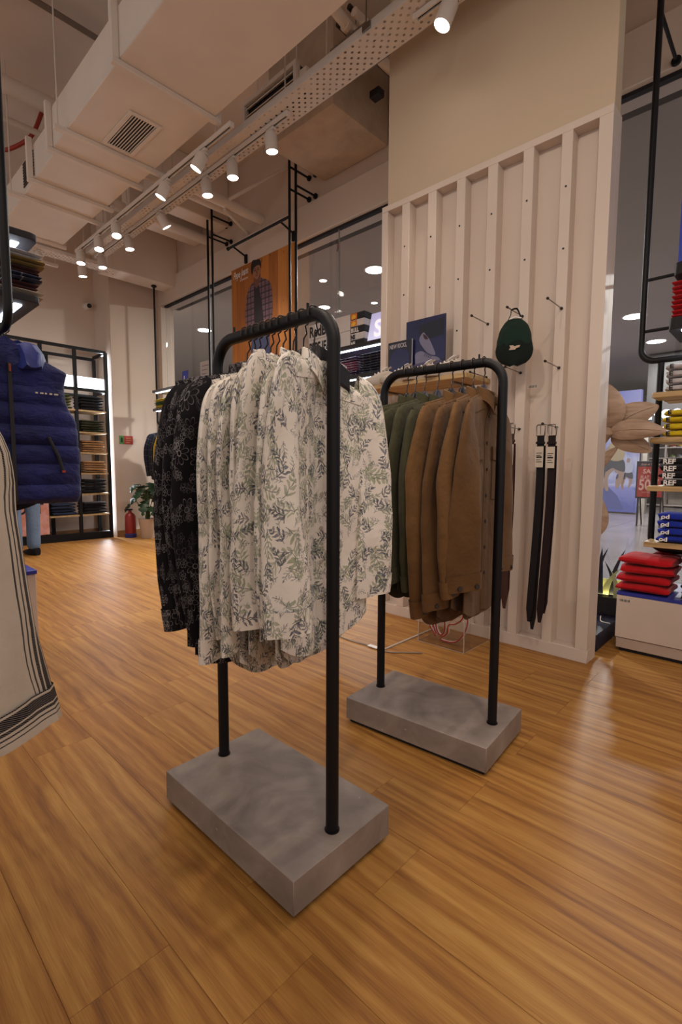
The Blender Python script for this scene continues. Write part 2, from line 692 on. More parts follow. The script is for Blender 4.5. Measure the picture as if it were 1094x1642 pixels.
M_floor = wood_floor_mat()
M_joint = simple('floor_joint', '5a3a1c', 0.7)
M_wall = simple('wall_paint', 'cdb9a8', 0.8, var=0.03, vs=1.5, bump=0.04, bs=120)
M_panelw = simple('panel_paint', 'd6c6b9', 0.5, var=0.025, vs=2.0)
M_ceil = simple('ceiling_paint', 'e0d0c2', 0.85, var=0.06, vs=1.2, bump=0.08, bs=30)
M_duct = simple('duct_paint', 'e2d6cb', 0.6, var=0.05, vs=2.0)
M_stucco = simple('rough_plaster', 'b9a28c', 0.9, var=0.14, vs=5.0, bump=0.7, bs=45)
M_track = simple('white_metal', 'd8cdc4', 0.45, var=0.02)
M_dark = simple('dark_recess', '241f1f', 0.7)
M_black = simple('black_powder_coat', '0a080c', 0.5, var=0.1, spec=0.3)
M_blackm = simple('matt_black', '17141a', 0.7, var=0.1)
M_steel = simple('brushed_steel', '8d8780', 0.3, metal=1.0, var=0.06)
M_wire = simple('dark_wire', '3a3330', 0.35, metal=0.8)
M_concrete = concrete_mat()
M_oak = light_wood_mat('light_oak')
M_oakedge = M_oak
M_lam = simple('white_laminate', 'c9b8ad', 0.4, var=0.02)
M_bluelam = simple('blue_laminate', '27318f', 0.35, var=0.05)
M_navylam = simple('navy_laminate', '12122c', 0.55, var=0.08)
M_base = simple('baseboard_wood', '8d6238', 0.5, var=0.15, vs=12)
M_white = simple('white_print', 'e6e2e0', 0.6, var=0.0)
M_blackp = simple('black_print', '181519', 0.6, var=0.0)
M_shelf = simple('shelf_grey_metal', '3c3b48', 0.4, var=0.06)
M_tag = simple('paper_tag', 'c9bdae', 0.7, var=0.02)
M_led = glow('led_cool', (0.80, 0.88, 1.0), 9.0)
M_lens = glow('lamp_lens', (1.0, 0.92, 0.82), 22.0)
M_downlight = glow('downlight_lens', (1.0, 0.97, 0.92), 16.0)
M_glass = glass_mat()
M_acrylic = glass_mat('clear_acrylic', (0.93, 0.92, 0.91, 1), 0.04)
M_leafprint = leaf_print()
M_lineflower = line_flower_print()
M_stripe = stripe_print('cream_navy_stripe')
M_stripeh = stripe_print('cream_navy_hem_stripe', True)
M_button = simple('button_dark', '2a2420', 0.3)
M_buttonw = simple('button_pale', 'b9ad9e', 0.3)


# ------------------------------------------------------------------ the room
Z_CEIL = 4.6
# floor: a dark bed with individual planks on it
g = G().box(-7.75, 2.3, -2.0, 3.64, -0.06, -0.0085)
floor = struct(obj('floor', g, M_joint, smooth=False))
PL, PWD = 1.2, 0.195
cutn = {}


def plank_mesh(l, w):
    key = (round(l, 3), round(w, 3))
    if key not in cutn:
        gg = G().box(0.0003, l - 0.0003, 0.0003, w - 0.0003, -0.0085, 0.0)
        o = obj('plank', gg, M_floor, floor, smooth=False, bevel=0.0006, angle=60)
        cutn[key] = o
        return o, True
    return cutn[key], False


y = 0.06 - 0.195 * 10
while y < 3.6:
    k = round((y - 0.06) / 0.195)
    off = -0.677 if k % 2 == 0 else -0.912
    x = off - 1.2 * 6
    w = min(PWD, 3.64 - y)
    while x < 2.3:
        x0, x1 = max(x, -7.75), min(x + PL, 2.3)
        # planks that no camera near the photograph's could see are left to the bed
        if x1 - x0 > 0.02 and (x0 < 0.9 and y > -1.4):
            o, new = plank_mesh(x1 - x0, w)
            if not new:
                o = o.copy()
                COL.objects.link(o)
            o.location = (x0, y, 0)
        x += PL
    y += PWD

g = G().box(-7.9, 2.3, -2.0, 4.0, Z_CEIL, Z_CEIL + 0.1)
ceiling = struct(obj('ceiling', g, M_ceil, smooth=False))
struct(obj('wall_back', G().box(-7.85, -7.75, -2.0, 3.9, 0, Z_CEIL), M_wall, smooth=False))
struct(obj('wall_back_column', G().box(-7.75, -7.2, 2.94, 3.9, 0, Z_CEIL), M_wall, bevel=0.004))
# upper wall and projecting header above the shop window
struct(obj('wall_window_upper', G().box(-7.2, 2.3, 3.70, 3.9, 3.735, Z_CEIL), M_wall, smooth=False))
struct(obj('wall_window_header', G().box(-7.2, 2.3, 3.655, 3.9, 3.40, 3.735), M_panelw, bevel=0.004))
struct(obj('wall_window_jamb', G().box(-7.2, -7.09, 3.64, 3.8, 0, 3.40), M_wall, bevel=0.003))
struct(obj('trim_1', G().box(-7.2, 2.3, 3.64, 3.8, 0.0, 0.05), M_blackm, smooth=False))
struct(obj('baseboard_column', G().box(-7.2, -7.185, 2.94, 3.64, 0, 0.09), M_base, bevel=0.003))
struct(obj('baseboard_back', G().box(-7.75, -7.735, -2.0, 2.94, 0, 0.09), M_base, bevel=0.003))
# window panes with dark edge strips between them
xs = [-7.09, -5.9, -4.72, -3.53, -2.34, -1.15, 0.05, 1.2, 2.3]
for i in range(len(xs) - 1):
    w = struct(obj('window_%d' % (i + 1), G().box(xs[i] + 0.004, xs[i + 1] - 0.004, 3.715, 3.727, 0.05, 3.40), M_glass, smooth=False))
M_seal = simple('grey_seal', '9a948f', 0.5)
for i in range(1, len(xs) - 1):
    struct(obj('trim_%d' % (i + 1), G().box(xs[i] - 0.002, xs[i] + 0.002, 3.712, 3.73, 0.05, 3.40), M_seal, smooth=False))
struct(obj('trim_10', G().box(-7.09, 2.3, 3.70, 3.745, 3.375, 3.40), M_blackm, smooth=False))

# partition with the pegboard panel: wall above, recessed panel below
struct(obj('wall_partition', G().box(-2.12, -0.762, 2.70, 2.80, 2.7155, Z_CEIL), simple('partition_paint', 'cbb69c', 0.8, var=0.02, vs=1.5), bevel=0.003))
PF = 2.665                                # front face of the pegboard panel
pan = struct(obj('wall_panel', G().box(-2.14, -0.755, 2.738, 2.80, 0.0, 2.715), M_panelw, smooth=False))
RX = [(-2.091, -1.976), (-1.918, -1.78), (-1.722, -1.583), (-1.527, -1.388), (-1.329, -1.187), (-1.131, -0.990), (-0.936, -0.818)]
RZ0, RZ1 = 0.07, 2.678
edges = [-2.14] + [v for p in RX for v in p] + [-0.755]
for i in range(0, len(edges), 2):
    obj('panel_stile', G().box(edges[i], edges[i + 1], PF, 2.738, RZ0, RZ1), M_panelw, pan, bevel=0.002)
obj('panel_rail', G().box(-2.14, -0.755, PF, 2.738, RZ1, 2.715), M_panelw, pan, bevel=0.002)
obj('panel_rail', G().box(-2.14, -0.755, PF, 2.738, 0.0, RZ0), M_panelw, pan, bevel=0.002)
# peg holes
hole = G().cyl((0, 0, 0), (0, 0.002, 0), 0.0055, n=10)
ho = None
for hx in (-1.952, -1.756, -1.559, -1.36, -1.16, -0.961):
    for hz in (2.418, 2.118, 1.822, 1.525):
        if (hx, hz) in ((-1.36, 1.822), (-1.16, 1.822), (-0.961, 1.822), (-1.16, 1.525), (-0.961, 1.525), (-1.36, 1.525)):
            continue
        if ho is None:
            ho = obj('peg_hole', hole, M_blackp, pan, world=False)
            h2 = ho
        else:
            h2 = ho.copy()
            COL.objects.link(h2)
        h2.location = (hx, PF - 0.0012, hz)

# ------------------------------------------------------------------ ceiling works
for i, (x0, x1, zb) in enumerate(((-7.0, -6.68, 3.56), (-6.2, -6.0, 3.98), (-5.65, -5.4, 3.98))):
    struct(obj('ceiling_beam_%d' % (i + 1), G().box(x0, x1, 2.72, 3.70, zb, Z_CEIL), M_ceil, bevel=0.01))
struct(obj('ceiling_soffit', G().box(-4.72, 2.3, -2.0, 1.02, 4.36, Z_CEIL), M_ceil, bevel=0.01))
t = tag(obj('plaster_box', G().box(-3.72, -2.9, 2.98, 3.70, 3.88, Z_CEIL), M_stucco, bevel=0.03, seg=2), 'rough plastered beige box hanging from ceiling beside the partition', 'bulkhead')

# main air duct with flanges, straps and a grille
DY0, DY1, DZ0, DZ1 = 1.43, 2.11, 3.50, 3.80
du = thing('air_duct', 'large beige rectangular air duct running along the ceiling', 'duct', (-4.2, 1.77, 3.5))
segs = [(2.0, -3.235, 0.0), (-3.245, -4.47, 0.0), (-4.475, -5.05, 0.03), (-5.055, -6.28, 0.04), (-6.285, -7.5, 0.09)]
for a, b, s in segs:
    obj('duct_section', G().box(min(a, b), max(a, b), DY0 + s, DY1 - s, DZ0, DZ1 - s * 0.5), M_duct, du, bevel=0.006)
for fx, s in ((-3.24, 0.0), (-4.47, 0.0), (-5.05, 0.02), (-6.28, 0.05)):
    q = G()
    y0, y1 = DY0 + s - 0.045, DY1 - s + 0.045
    q.box(fx - 0.02, fx + 0.02, y0, y1, DZ0 - 0.035, DZ0 - 0.001)
    q.box(fx - 0.02, fx + 0.02, y0, DY0 + s - 0.001, DZ0 - 0.001, DZ1 + 0.03)
    q.box(fx - 0.02, fx + 0.02, DY1 - s + 0.001, y1, DZ0 - 0.001, DZ1 + 0.03)
    obj('duct_flange', q, M_duct, du, bevel=0.003)
for fx in (-4.15, -5.41, -6.9):
    obj('support_bar', G().box(fx - 0.02, fx + 0.02, DY0 - 0.09, DY1 + 0.1, DZ0 - 0.036, DZ0 - 0.001), M_duct, du, bevel=0.003)
    for yy in (DY0 - 0.06, DY1 + 0.07):
        obj('hanger_rod', G().cyl((fx, yy, DZ0 - 0.03), (fx, yy, Z_CEIL), 0.0055, n=8), M_track, du)
vx0, vx1, vy0, vy1 = -4.10, -3.60, 1.66, 1.90
q = G()
q.box(vx0, vx1, vy0, vy0 + 0.03, DZ0 - 0.012, DZ0 - 0.0005)
q.box(vx0, vx1, vy1 - 0.03, vy1, DZ0 - 0.012, DZ0 - 0.0005)
q.box(vx0, vx0 + 0.03, vy0 + 0.03, vy1 - 0.03, DZ0 - 0.012, DZ0 - 0.0005)
q.box(vx1 - 0.03, vx1, vy0 + 0.03, vy1 - 0.03, DZ0 - 0.012, DZ0 - 0.0005)
vent = obj('vent_grille', q, M_duct, du, bevel=0.002)
obj('vent_back', G().box(vx0 + 0.03, vx1 - 0.03, vy0 + 0.03, vy1 - 0.03, DZ0 - 0.004, DZ0 - 0.0006), M_dark, vent, smooth=False)
for k in range(9):
    yy = vy0 + 0.03 + (k + 0.5) * (vy1 - vy0 - 0.06) / 9
    obj('slat', G().cbox(((vx0 + vx1) / 2, yy, DZ0 - 0.009), (vx1 - vx0 - 0.06, 0.0085, 0.003), rx=0.35), M_duct, vent, smooth=False)
q = G()
for k in range(9):
    q.box(-5.38, -5.07, 1.462, 1.468, 3.55 + k * 0.024, 3.562 + k * 0.024)
obj('side_grille', q, M_wire, du, smooth=False)['kind'] = 'stuff'

# fan coil outlet right of the duct
fc = thing('fan_coil_outlet', 'rectangular white framed air outlet high beside the duct', 'vent', (-3.5, 2.85, 4.05))
q = G()
fx0, fx1, fz0, fz1, fy = -3.86, -3.14, 3.99, 4.24, 2.80
q.box(fx0, fx1, fy, fy + 0.05, fz0, fz0 + 0.035)
q.box(fx0, fx1, fy, fy + 0.05, fz1 - 0.035, fz1)
q.box(fx0, fx0 + 0.035, fy, fy + 0.05, fz0 + 0.035, fz1 - 0.035)
q.box(fx1 - 0.035, fx1, fy, fy + 0.05, fz0 + 0.035, fz1 - 0.035)
obj('outlet_frame', q, M_track, fc, bevel=0.003)
obj('outlet_box', G().box(fx0 + 0.02, fx1 - 0.02, fy + 0.05, fy + 0.17, fz0 + 0.01, fz1 - 0.01), M_dark, fc, smooth=False)
for k in range(3):
    obj('louvre', G().cbox(((fx0 + fx1) / 2, fy + 0.03, fz0 + 0.07 + k * 0.06), (fx1 - fx0 - 0.08, 0.035, 0.006), rx=0.5), M_duct, fc, smooth=False)
obj('valve_box', G().box(fx1 + 0.002, fx1 + 0.09, fy + 0.03, fy + 0.14, fz0 + 0.05, fz0 + 0.17), M_duct, fc, bevel=0.005)
for xx in (fx0 + 0.1, fx1 - 0.1):
    obj('hanger_rod', G().cyl((xx, fy + 0.1, fz1 - 0.01), (xx, fy + 0.1, Z_CEIL), 0.005, n=8), M_track, fc)

# pipes
def pipe(name, label, p0, p1, r, mat, parts=()):
    o = obj(name, G().cyl(p0, p1, r, n=16), mat)
    return tag(o, label, 'pipe')


pipe('sprinkler_pipe', 'thin grey conduit under the ceiling nearest the top left corner', (-4.47, 0.4, 4.52), (-4.47, 2.0, 4.52), 0.022, simple('grey_conduit', '7d6d60', 0.5))
pipe('ceiling_pipe', 'thick beige pipe crossing behind the duct on the left', (-5.25, -1.9, 4.3), (-5.25, 1.9, 4.3), 0.07, M_ceil)
pipe('ceiling_pipe', 'thin beige pipe behind the thick one on the left', (-5.75, -1.9, 4.3), (-5.75, 1.9, 4.3), 0.028, M_ceil)
pipe('round_pipe', 'round beige pipe meeting the window wall behind the right track lamps', (-4.75, 2.55, 3.86), (-4.75, 3.70, 3.86), 0.055, M_duct)
pipe('round_pipe', 'round beige pipe between the ceiling beams near the back', (-5.85, 2.3, 3.95), (-5.85, 3.70, 3.95), 0.06, M_duct)
pipe('round_pipe', 'round beige pipe above the tall left ladder pole', (-5.15, 2.4, 4.02), (-5.15, 3.70, 4.02), 0.05, M_duct)
br = thing('pipe_brace', 'thin diagonal beige brace under the round pipe at window wall', 'brace', (-4.75, 3.3, 3.86))
obj('strut', G().cyl((-4.75, 3.2, 3.785), (-5.0, 3.70, 3.78), 0.018, n=10), M_duct, br)
obj('strut', G().cyl((-4.66, 3.2, 3.86), (-4.30, 3.70, 4.25), 0.018, n=10), M_duct, br)
cb = thing('cable_bundle', 'dusty bundle of pipes and cables beside the plaster box', 'pipes', (-2.75, 3.0, 4.2))
for dx, dz, r in ((0.0, 0.0, 0.045), (0.09, 0.03, 0.03), (-0.07, 0.04, 0.022), (0.04, 0.09, 0.02)):
    obj('conduit', G().tube([(-2.62 + dx, 2.81, 4.2 + dz), (-2.62 + dx, 3.70, 4.2 + dz)], r, 10), M_ceil if r > 0.025 else M_wire, cb)
obj('conduit', G().tube(spline([(-2.62, 2.2, 4.35), (-2.6, 2.5, 4.24), (-2.62, 2.81, 4.21)], 5), 0.04, 10), M_ceil, cb)
obj('bracket', G().box(-2.8, -2.45, 3.1, 3.14, 4.09, 4.14), M_steel, cb, bevel=0.003)
obj('bracket', G().box(-2.8, -2.45, 2.84, 2.88, 4.09, 4.14), M_steel, cb, bevel=0.003)
obj('junction_box', G().box(-2.80, -2.70, 3.3, 3.38, 4.03, 4.09), M_blackm, cb, bevel=0.006)
obj('hanger_rod', G().cyl((-2.79, 3.12, 4.1), (-2.79, 3.12, Z_CEIL), 0.005, n=6), M_steel, cb)
obj('hanger_rod', G().cyl((-2.46, 2.86, 4.1), (-2.46, 2.86, Z_CEIL), 0.005, n=6), M_steel, cb)
# red flexible hose and valve left
hs = thing('red_hose', 'short red flexible hose with valves on the ceiling', 'hose', (-6.1, 1.65, 4.4))
obj('hose', G().tube(spline([(-6.35, 1.5, 4.3), (-6.2, 1.58, 4.28), (-6.0, 1.72, 4.38), (-5.9, 1.8, 4.6)], 6), 0.02, 10), simple('red_rubber', '9a2a18', 0.5), hs)
obj('valve', G().cbox((-6.42, 1.46, 4.3), (0.16, 0.1, 0.1)), M_steel, hs, bevel=0.01)
obj('valve_pipe', G().cyl((-6.42, 1.46, 4.3), (-6.42, 1.46, Z_CEIL), 0.02, n=8), M_steel, hs)

# perforated cable tray
def perf_tray(o_name, x0, x1, y0, y1, z, parent, along='X', pitch=0.03):
    g = G()
    nx = int(round((x1 - x0) / pitch))
    ny = int(round((y1 - y0) / (pitch * 1.0)))
    px, py = (x1 - x0) / nx, (y1 - y0) / ny
    for j in range(ny):
        for i in range(nx):
            cx = x0 + (i + 0.5) * px
            cy = y0 + (j + 0.5) * py
            sh = px * 0.0
            hx, hy = px * 0.30, py * 0.25
            a, b = px / 2, py / 2
            outer = [(cx - a, cy - b), (cx, cy - b), (cx + a, cy - b), (cx + a, cy), (cx + a, cy + b), (cx, cy + b), (cx - a, cy + b), (cx - a, cy)]
            if (i + j) % 2:
                inner = [(cx - hx * .8, cy - hy * .8), (cx, cy - hy), (cx + hx * .8, cy - hy * .8), (cx + hx, cy), (cx + hx * .8, cy + hy * .8), (cx, cy + hy), (cx - hx * .8, cy + hy * .8), (cx - hx, cy)]
                vs = [(p[0], p[1], z) for p in outer + inner]
                g.add(vs, [(k, (k + 1) % 8, 8 + (k + 1) % 8, 8 + k) for k in range(8)])
            else:
                g.add([(p[0], p[1], z) for p in outer], [tuple(range(8))])
    return obj(o_name, g, M_track, parent, smooth=False, fixn=False)


tr = thing('cable_tray', 'long white perforated cable tray crossing the ceiling toward back', 'cable tray', (-3.5, 2.4, 3.42))
TY0, TY1, TZ = 2.325, 2.525, 3.50
pl = perf_tray('perforated_bottom', -6.3, 1.2, TY0, TY1, TZ, tr)
obj('tray_side', G().box(-6.3, 1.2, TY0 - 0.004, TY0, TZ - 0.002, TZ + 0.05), M_track, tr, smooth=False)
obj('tray_side', G().box(-6.3, 1.2, TY1, TY1 + 0.004, TZ - 0.002, TZ + 0.05), M_track, tr, smooth=False)
for xx in (-5.6, -4.3, -2.75, -2.35, -1.0):
    obj('hanger_rod', G().cyl((xx, TY0 + 0.03, TZ + 0.003), (xx, TY0 + 0.03, Z_CEIL), 0.005, n=8), M_track, tr)
obj('joint_clip', G().box(-2.02, -1.96, TY0 - 0.014, TY0 - 0.005, TZ + 0.005, TZ + 0.045), M_steel, tr, bevel=0.002)
ct = thing('cable_tray', 'short white perforated tray across the back of the ceiling', 'cable tray', (-6.4, 2.1, 3.42))
CZ = 3.42
perf_tray('perforated_bottom', -6.5, -6.32, 1.75, 2.72, CZ, ct)
obj('tray_side', G().box(-6.505, -6.5, 1.75, 2.72, CZ - 0.002, CZ + 0.035), M_track, ct, smooth=False)
obj('tray_side', G().box(-6.32, -6.315, 1.75, 2.72, CZ - 0.002, CZ + 0.035), M_track, ct, smooth=False)
obj('hanger_rod', G().cyl((-6.41, 2.68, CZ + 0.003), (-6.41, 2.68, Z_CEIL), 0.005, n=8), M_track, ct)
obj('hanger_rod', G().cyl((-6.41, 2.25, CZ + 0.003), (-6.41, 2.25, Z_CEIL), 0.005, n=8), M_track, ct)


def light_track(label, x0, x1, y, z, hangs):
    t = thing('light_track', label, 'light track', ((x0 + x1) / 2, y, z))
    q = G()
    q.box(x0, x1, y - 0.017, y - 0.008, z, z + 0.03)
    q.box(x0, x1, y + 0.008, y + 0.017, z, z + 0.03)
    q.box(x0, x1, y - 0.008, y + 0.008, z + 0.012, z + 0.03)
    obj('track_rail', q, M_track, t, smooth=False)
    obj('track_slot', G().box(x0 + 0.01, x1 - 0.01, y - 0.0078, y + 0.0078, z + 0.010, z + 0.0118), M_dark, t, smooth=False)
    for e in (x0, x1):
        obj('end_cap', G().box(e - 0.012, e + 0.012, y - 0.019, y + 0.019, z - 0.002, z + 0.032), M_track, t, bevel=0.003)
    for hx, ht in hangs:
        obj('suspension_rod', G().cyl((hx, y, z + 0.03), (hx, y, ht), 0.004, n=8), M_track, t)
    return t


LT_Z = 3.40
light_track('white light track left of the perforated cable tray', -6.1, -3.1, 2.155, LT_Z, [(-3.3, Z_CEIL), (-4.8, Z_CEIL), (-5.9, Z_CEIL)])
light_track('white light track fixed under the perforated cable tray', -6.25, -2.80, 2.42, TZ - 0.035, [])
light_track('white light track above and right of the camera, under the tray', -1.72, 1.1, 2.42, TZ - 0.035, [])


# ------------------------------------------------------------------ track spotlights: adapter, joint, body, lens and the lamp in it
def spotlight(label, x, y, aim, power=SPOT_W, z=LT_Z, cone=78, n_drop=0.034):
    t = thing('track_spotlight', label, 'spotlight', (x, y, z))
    a = Vector(aim).normalized()
    obj('track_adapter', G().box(-0.045, 0.045, -0.015, 0.015, -0.022, -0.002), M_track, t, bevel=0.004, world=False)
    obj('joint', G().cyl((0, 0, -0.022), (0, 0, -n_drop - 0.012), 0.034, 0.038, 20), M_track, t, bevel=0.003, world=False)
    q = G()
    z0 = Vector((0, 0, -n_drop))
    rot = a.to_track_quat('Z', 'Y').to_matrix().to_4x4()
    q.M = Matrix.Translation(z0) @ rot
    q.lathe([(0.03, 0.0), (0.042, 0.004), (0.046, 0.012), (0.046, 0.118), (0.042, 0.12), (0.042, 0.112), (0.0, 0.112)], 24)
    body = obj('lamp_body', q, M_track, t, world=False)
    q = G()
    q.M = Matrix.Translation(z0) @ rot
    q.lathe([(0.0, 0.1125), (0.0415, 0.1125), (0.0415, 0.1155), (0.03, 0.1175), (0.0, 0.118)], 24)
    obj('lamp_lens', q, M_lens, t, world=False)
    l = add_light('lamp_light', 'SPOT', z0 + a * 0.13, power, WARM, t, size=0.05, aim=a, cone=radians(cone), blend=0.75)
    return t


def names(i, n, what):
    return '%s white spotlight from the camera on the %s' % (ORDF[i], what)


left_l = [(-3.47, (-0.42, -0.38, -1)), (-4.04, (-0.35, -0.35, -1)), (-5.06, (0.25, -0.05, -1)), (-5.49, (0.2, -0.05, -1)), (-5.99, (0.12, -0.05, -1))]
for i, (x, a) in enumerate(left_l):
    spotlight(names(i, 5, 'left track'), x, 2.155, a, power=SPOT_W * (0.7 if i > 2 else 1.0))
right_l = [(-2.99, (-0.02, 0.12, -1)), (-3.48, (0.03, 0.05, -1)), (-3.86, (0.05, 0.08, -1)), (-4.68, (0.1, 0.65, -1)), (-5.39, (0.1, 0.1, -1)), (-6.1, (0.1, 0.05, -1))]
for i, (x, a) in enumerate(right_l):
    spotlight(names(i, 6, 'tray track'), x, 2.42, a, z=TZ - 0.035, power=SPOT_W * (0.65 if i > 3 else 1.0))
spotlight('white spotlight on the tray before the partition, at top of picture', -1.5, 2.42, (-0.3, -0.25, -1), z=TZ - 0.035)
spotlight('white spotlight hanging under the short back tray', -6.41, 2.31, (0, 0.1, -1), z=3.418)
spotlight('white spotlight hanging beside the far end of the duct', -6.41, 1.86, (-0.3, -0.1, -1), z=3.418)
# the tracks go on over the camera's head; these lamps light the nearer racks
spotlight('white spotlight over the gap between the two racks', -0.62, 2.42, (-0.15, -0.55, -1), z=TZ - 0.035)
spotlight('white spotlight at the near end of the tray track', 0.75, 2.42, (-0.5, -0.9, -1), z=TZ - 0.035)
light_track('white light track behind the camera', -1.2, 1.8, -0.5, LT_Z, [(-1.0, Z_CEIL), (1.6, Z_CEIL)])
spotlight('white spotlight on the track behind the camera, nearest the rack', -0.9, -0.5, (-0.25, 1.45, -1), power=SPOT_W * 1.25)
spotlight('white spotlight on the track behind the camera, at its middle', 0.3, -0.5, (-0.75, 1.5, -1), power=SPOT_W * 1.25)
spotlight('white spotlight on the track behind the camera, farthest end', 1.5, -0.5, (-0.9, 0.6, -1), power=SPOT_W * 1.2)
light_track('white light track above the near rack', -2.6, 1.0, 0.72, LT_Z, [(-2.4, 4.36), (0.8, 4.36)])
spotlight('white spotlight above the near rack, aimed straight down', -1.12, 0.72, (0.0, 0.02, -1))
spotlight('white spotlight above the near rack, farther from camera', -2.35, 0.72, (-0.25, 0.2, -1))
spotlight('white spotlight above the near rack, over the camera side', 0.15, 0.72, (-0.15, 0.55, -1))
light_track('white light track over the left wall unit', -5.6, -1.9, -0.2, LT_Z, [(-5.4, Z_CEIL), (-2.1, Z_CEIL)])
for i, x in enumerate((-2.2, -3.6, -5.2)):
    spotlight('%s white spotlight on the track over the left unit' % ORDF[i], x, -0.2, (-0.25, 0.35, -1))

# small things on walls
cm = thing('security_camera', 'small white dome camera with dark eye on the back wall', 'camera', (-7.75, 2.83, 3.33))
obj('camera_mount', G().cyl((0, 0, 0), (0.035, 0, 0), 0.05, n=16), M_track, cm, world=False)
obj('camera_body', G().cyl((0.035, 0, 0), (0.13, 0, -0.02), 0.042, n=16), M_track, cm, world=False, bevel=0.006)
obj('lens', G().cyl((0.13, 0, -0.02), (0.138, 0, -0.022), 0.032, n=14), M_blackp, cm, world=False)
sg = thing('safety_sign', 'small green and red safety sign on the pale column', 'sign', (-7.2, 3.1, 1.4))
obj('green_half', G().box(0.0, 0.006, -0.085, -0.02, -0.06, 0.06), simple('sign_green', '4c8a35', 0.5), sg, world=False)
obj('red_half', G().box(0.0, 0.006, -0.018, 0.11, -0.06, 0.06), simple('sign_red', 'a5271c', 0.5), sg, world=False)
obj('symbol', G().prism([(-0.068, -0.035), (-0.038, -0.035), (-0.038, 0.02), (-0.046, 0.035), (-0.06, 0.035), (-0.068, 0.02)], 0.001, 'YZ', 0.006), M_blackp, sg, world=False)
for k in range(3):
    obj('printed_line', G().box(0.006, 0.007, 0.01, 0.085 - 0.02 * (k == 2), 0.02 - k * 0.03, 0.03 - k * 0.03), simple('sign_gold', 'c98a3a', 0.5), sg, world=False)


# ------------------------------------------------------------------ garments
def spow(x, e):
    return math.copysign(abs(x) ** e, x)


class Form:
    """surface of a hanging shirt body: hanger plane is local YZ, the shirt's front faces +X, the rail axis is the origin"""

    def __init__(s, w=0.215, zt=-0.115, drop=0.04, L=0.70, T=0.015, kL=0.0, kR=0.0, chest=0.012, hem=0.0, tail=0.04, seed=0, fold=0.010, backtail=0.0, hemdrop=0.0, slip=0.0):
        s.slip = slip
        s.w, s.zt, s.drop, s.L, s.T, s.kL, s.kR = w, zt, drop, L, T, kL, kR
        s.chest, s.hem, s.tail, s.fold, s.seed, s.backtail, s.hemdrop = chest, hem, tail, fold, seed, backtail, hemdrop
        R = random.Random(seed)
        s.k = [(R.uniform(10, 18), R.uniform(0, 6.28), R.uniform(-2, 2), 0.6), (R.uniform(22, 34), R.uniform(0, 6.28), R.uniform(-3, 3), 0.4), (R.uniform(45, 60), R.uniform(0, 6.28), R.uniform(-3, 3), 0.16)]

    def width(s, v):
        def sm(a, b, x):
            t = max(0, min(1, (x - a) / (b - a)))
            return t * t * (3 - 2 * t)
        return s.w - 0.008 + (-0.036) * sm(0.0, 0.10, v) + s.chest * sm(0.10, 0.30, v) + s.hem * sm(0.3, 1, v)

    def ztop(s, y):
        return s.zt - s.drop * max(0.0, abs(y) - 0.055) / (s.w - 0.055) - s.slip * max(0.0, min(1.0, (y - 0.005) / 0.05))

    def place(s, x, y, z):
        k = s.kL if y < 0 else s.kR
        a = abs(y)
        ss = max(0.0, a - 0.02)
        return (x + ss * sin(k), math.copysign(min(a, 0.02) + ss * cos(k), y), z)

    def pt(s, u, v, side, off=0.0):
        """u in [-1,1] across the shirt, v in [0,1] down it, side +1 front, -1 back"""
        W = s.width(v)
        y = W * u
        prof = max(0.0, 1 - u * u) ** 0.42
        th = s.T * min(1.0, 0.42 + 0.6 * sqrt(max(v, 0) / 0.07)) * prof
        th += 0.030 * math.exp(-(y / 0.05) ** 4) * math.exp(-(max(v, 0) / 0.07) ** 2)
        f = sum(a * sin(k * y + p + d * v) for k, p, d, a in s.k) * s.fold * (0.15 + 0.85 * max(v, 0) ** 0.8)
        f2 = mnoise.noise((y * 9, v * 4, s.seed * 3.1 + side)) * s.fold * 0.5
        zh = s.zt - s.L + s.tail * abs(u) ** 2.5 - (s.backtail if side < 0 else 0.0) * (1 - abs(u) ** 2.5) - s.hemdrop * u
        z = s.ztop(y) * (1 - v) + zh * v
        return s.place(f + f2 * prof + side * (th + off), y, z)


def body_geo(F, nu=30, nv=34, v0=0.0, v1=1.0):
    rings, uv = [], []
    n = 2 * nu
    for j in range(nv + 1):
        v = v0 + (v1 - v0) * j / nv
        ring = []
        for i in range(n):
            t = pi * 2 * i / n
            u = cos(t)
            side = 1 if i < nu else -1
            if i == 0 or i == nu:
                p1, p2 = F.pt(u, v, 1), F.pt(u, v, -1)
                p = tuple((a + b) / 2 for a, b in zip(p1, p2))
            else:
                p = F.pt(u, v, side)
            ring.append(p)
            W = F.w
            uv.append(((u * W if side > 0 else 2 * W + 0.11 - u * W) + F.seed * 0.37, -v * F.L + F.seed * 0.21))
        rings.append(ring)
    g = G()
    vs = [p for r in rings for p in r]
    fs = []
    for j in range(nv):
        for i in range(n):
            i2 = (i + 1) % n
            fs.append((j * n + i, j * n + i2, (j + 1) * n + i2, (j + 1) * n + i))
    g.add(vs, fs, uv)
    return g


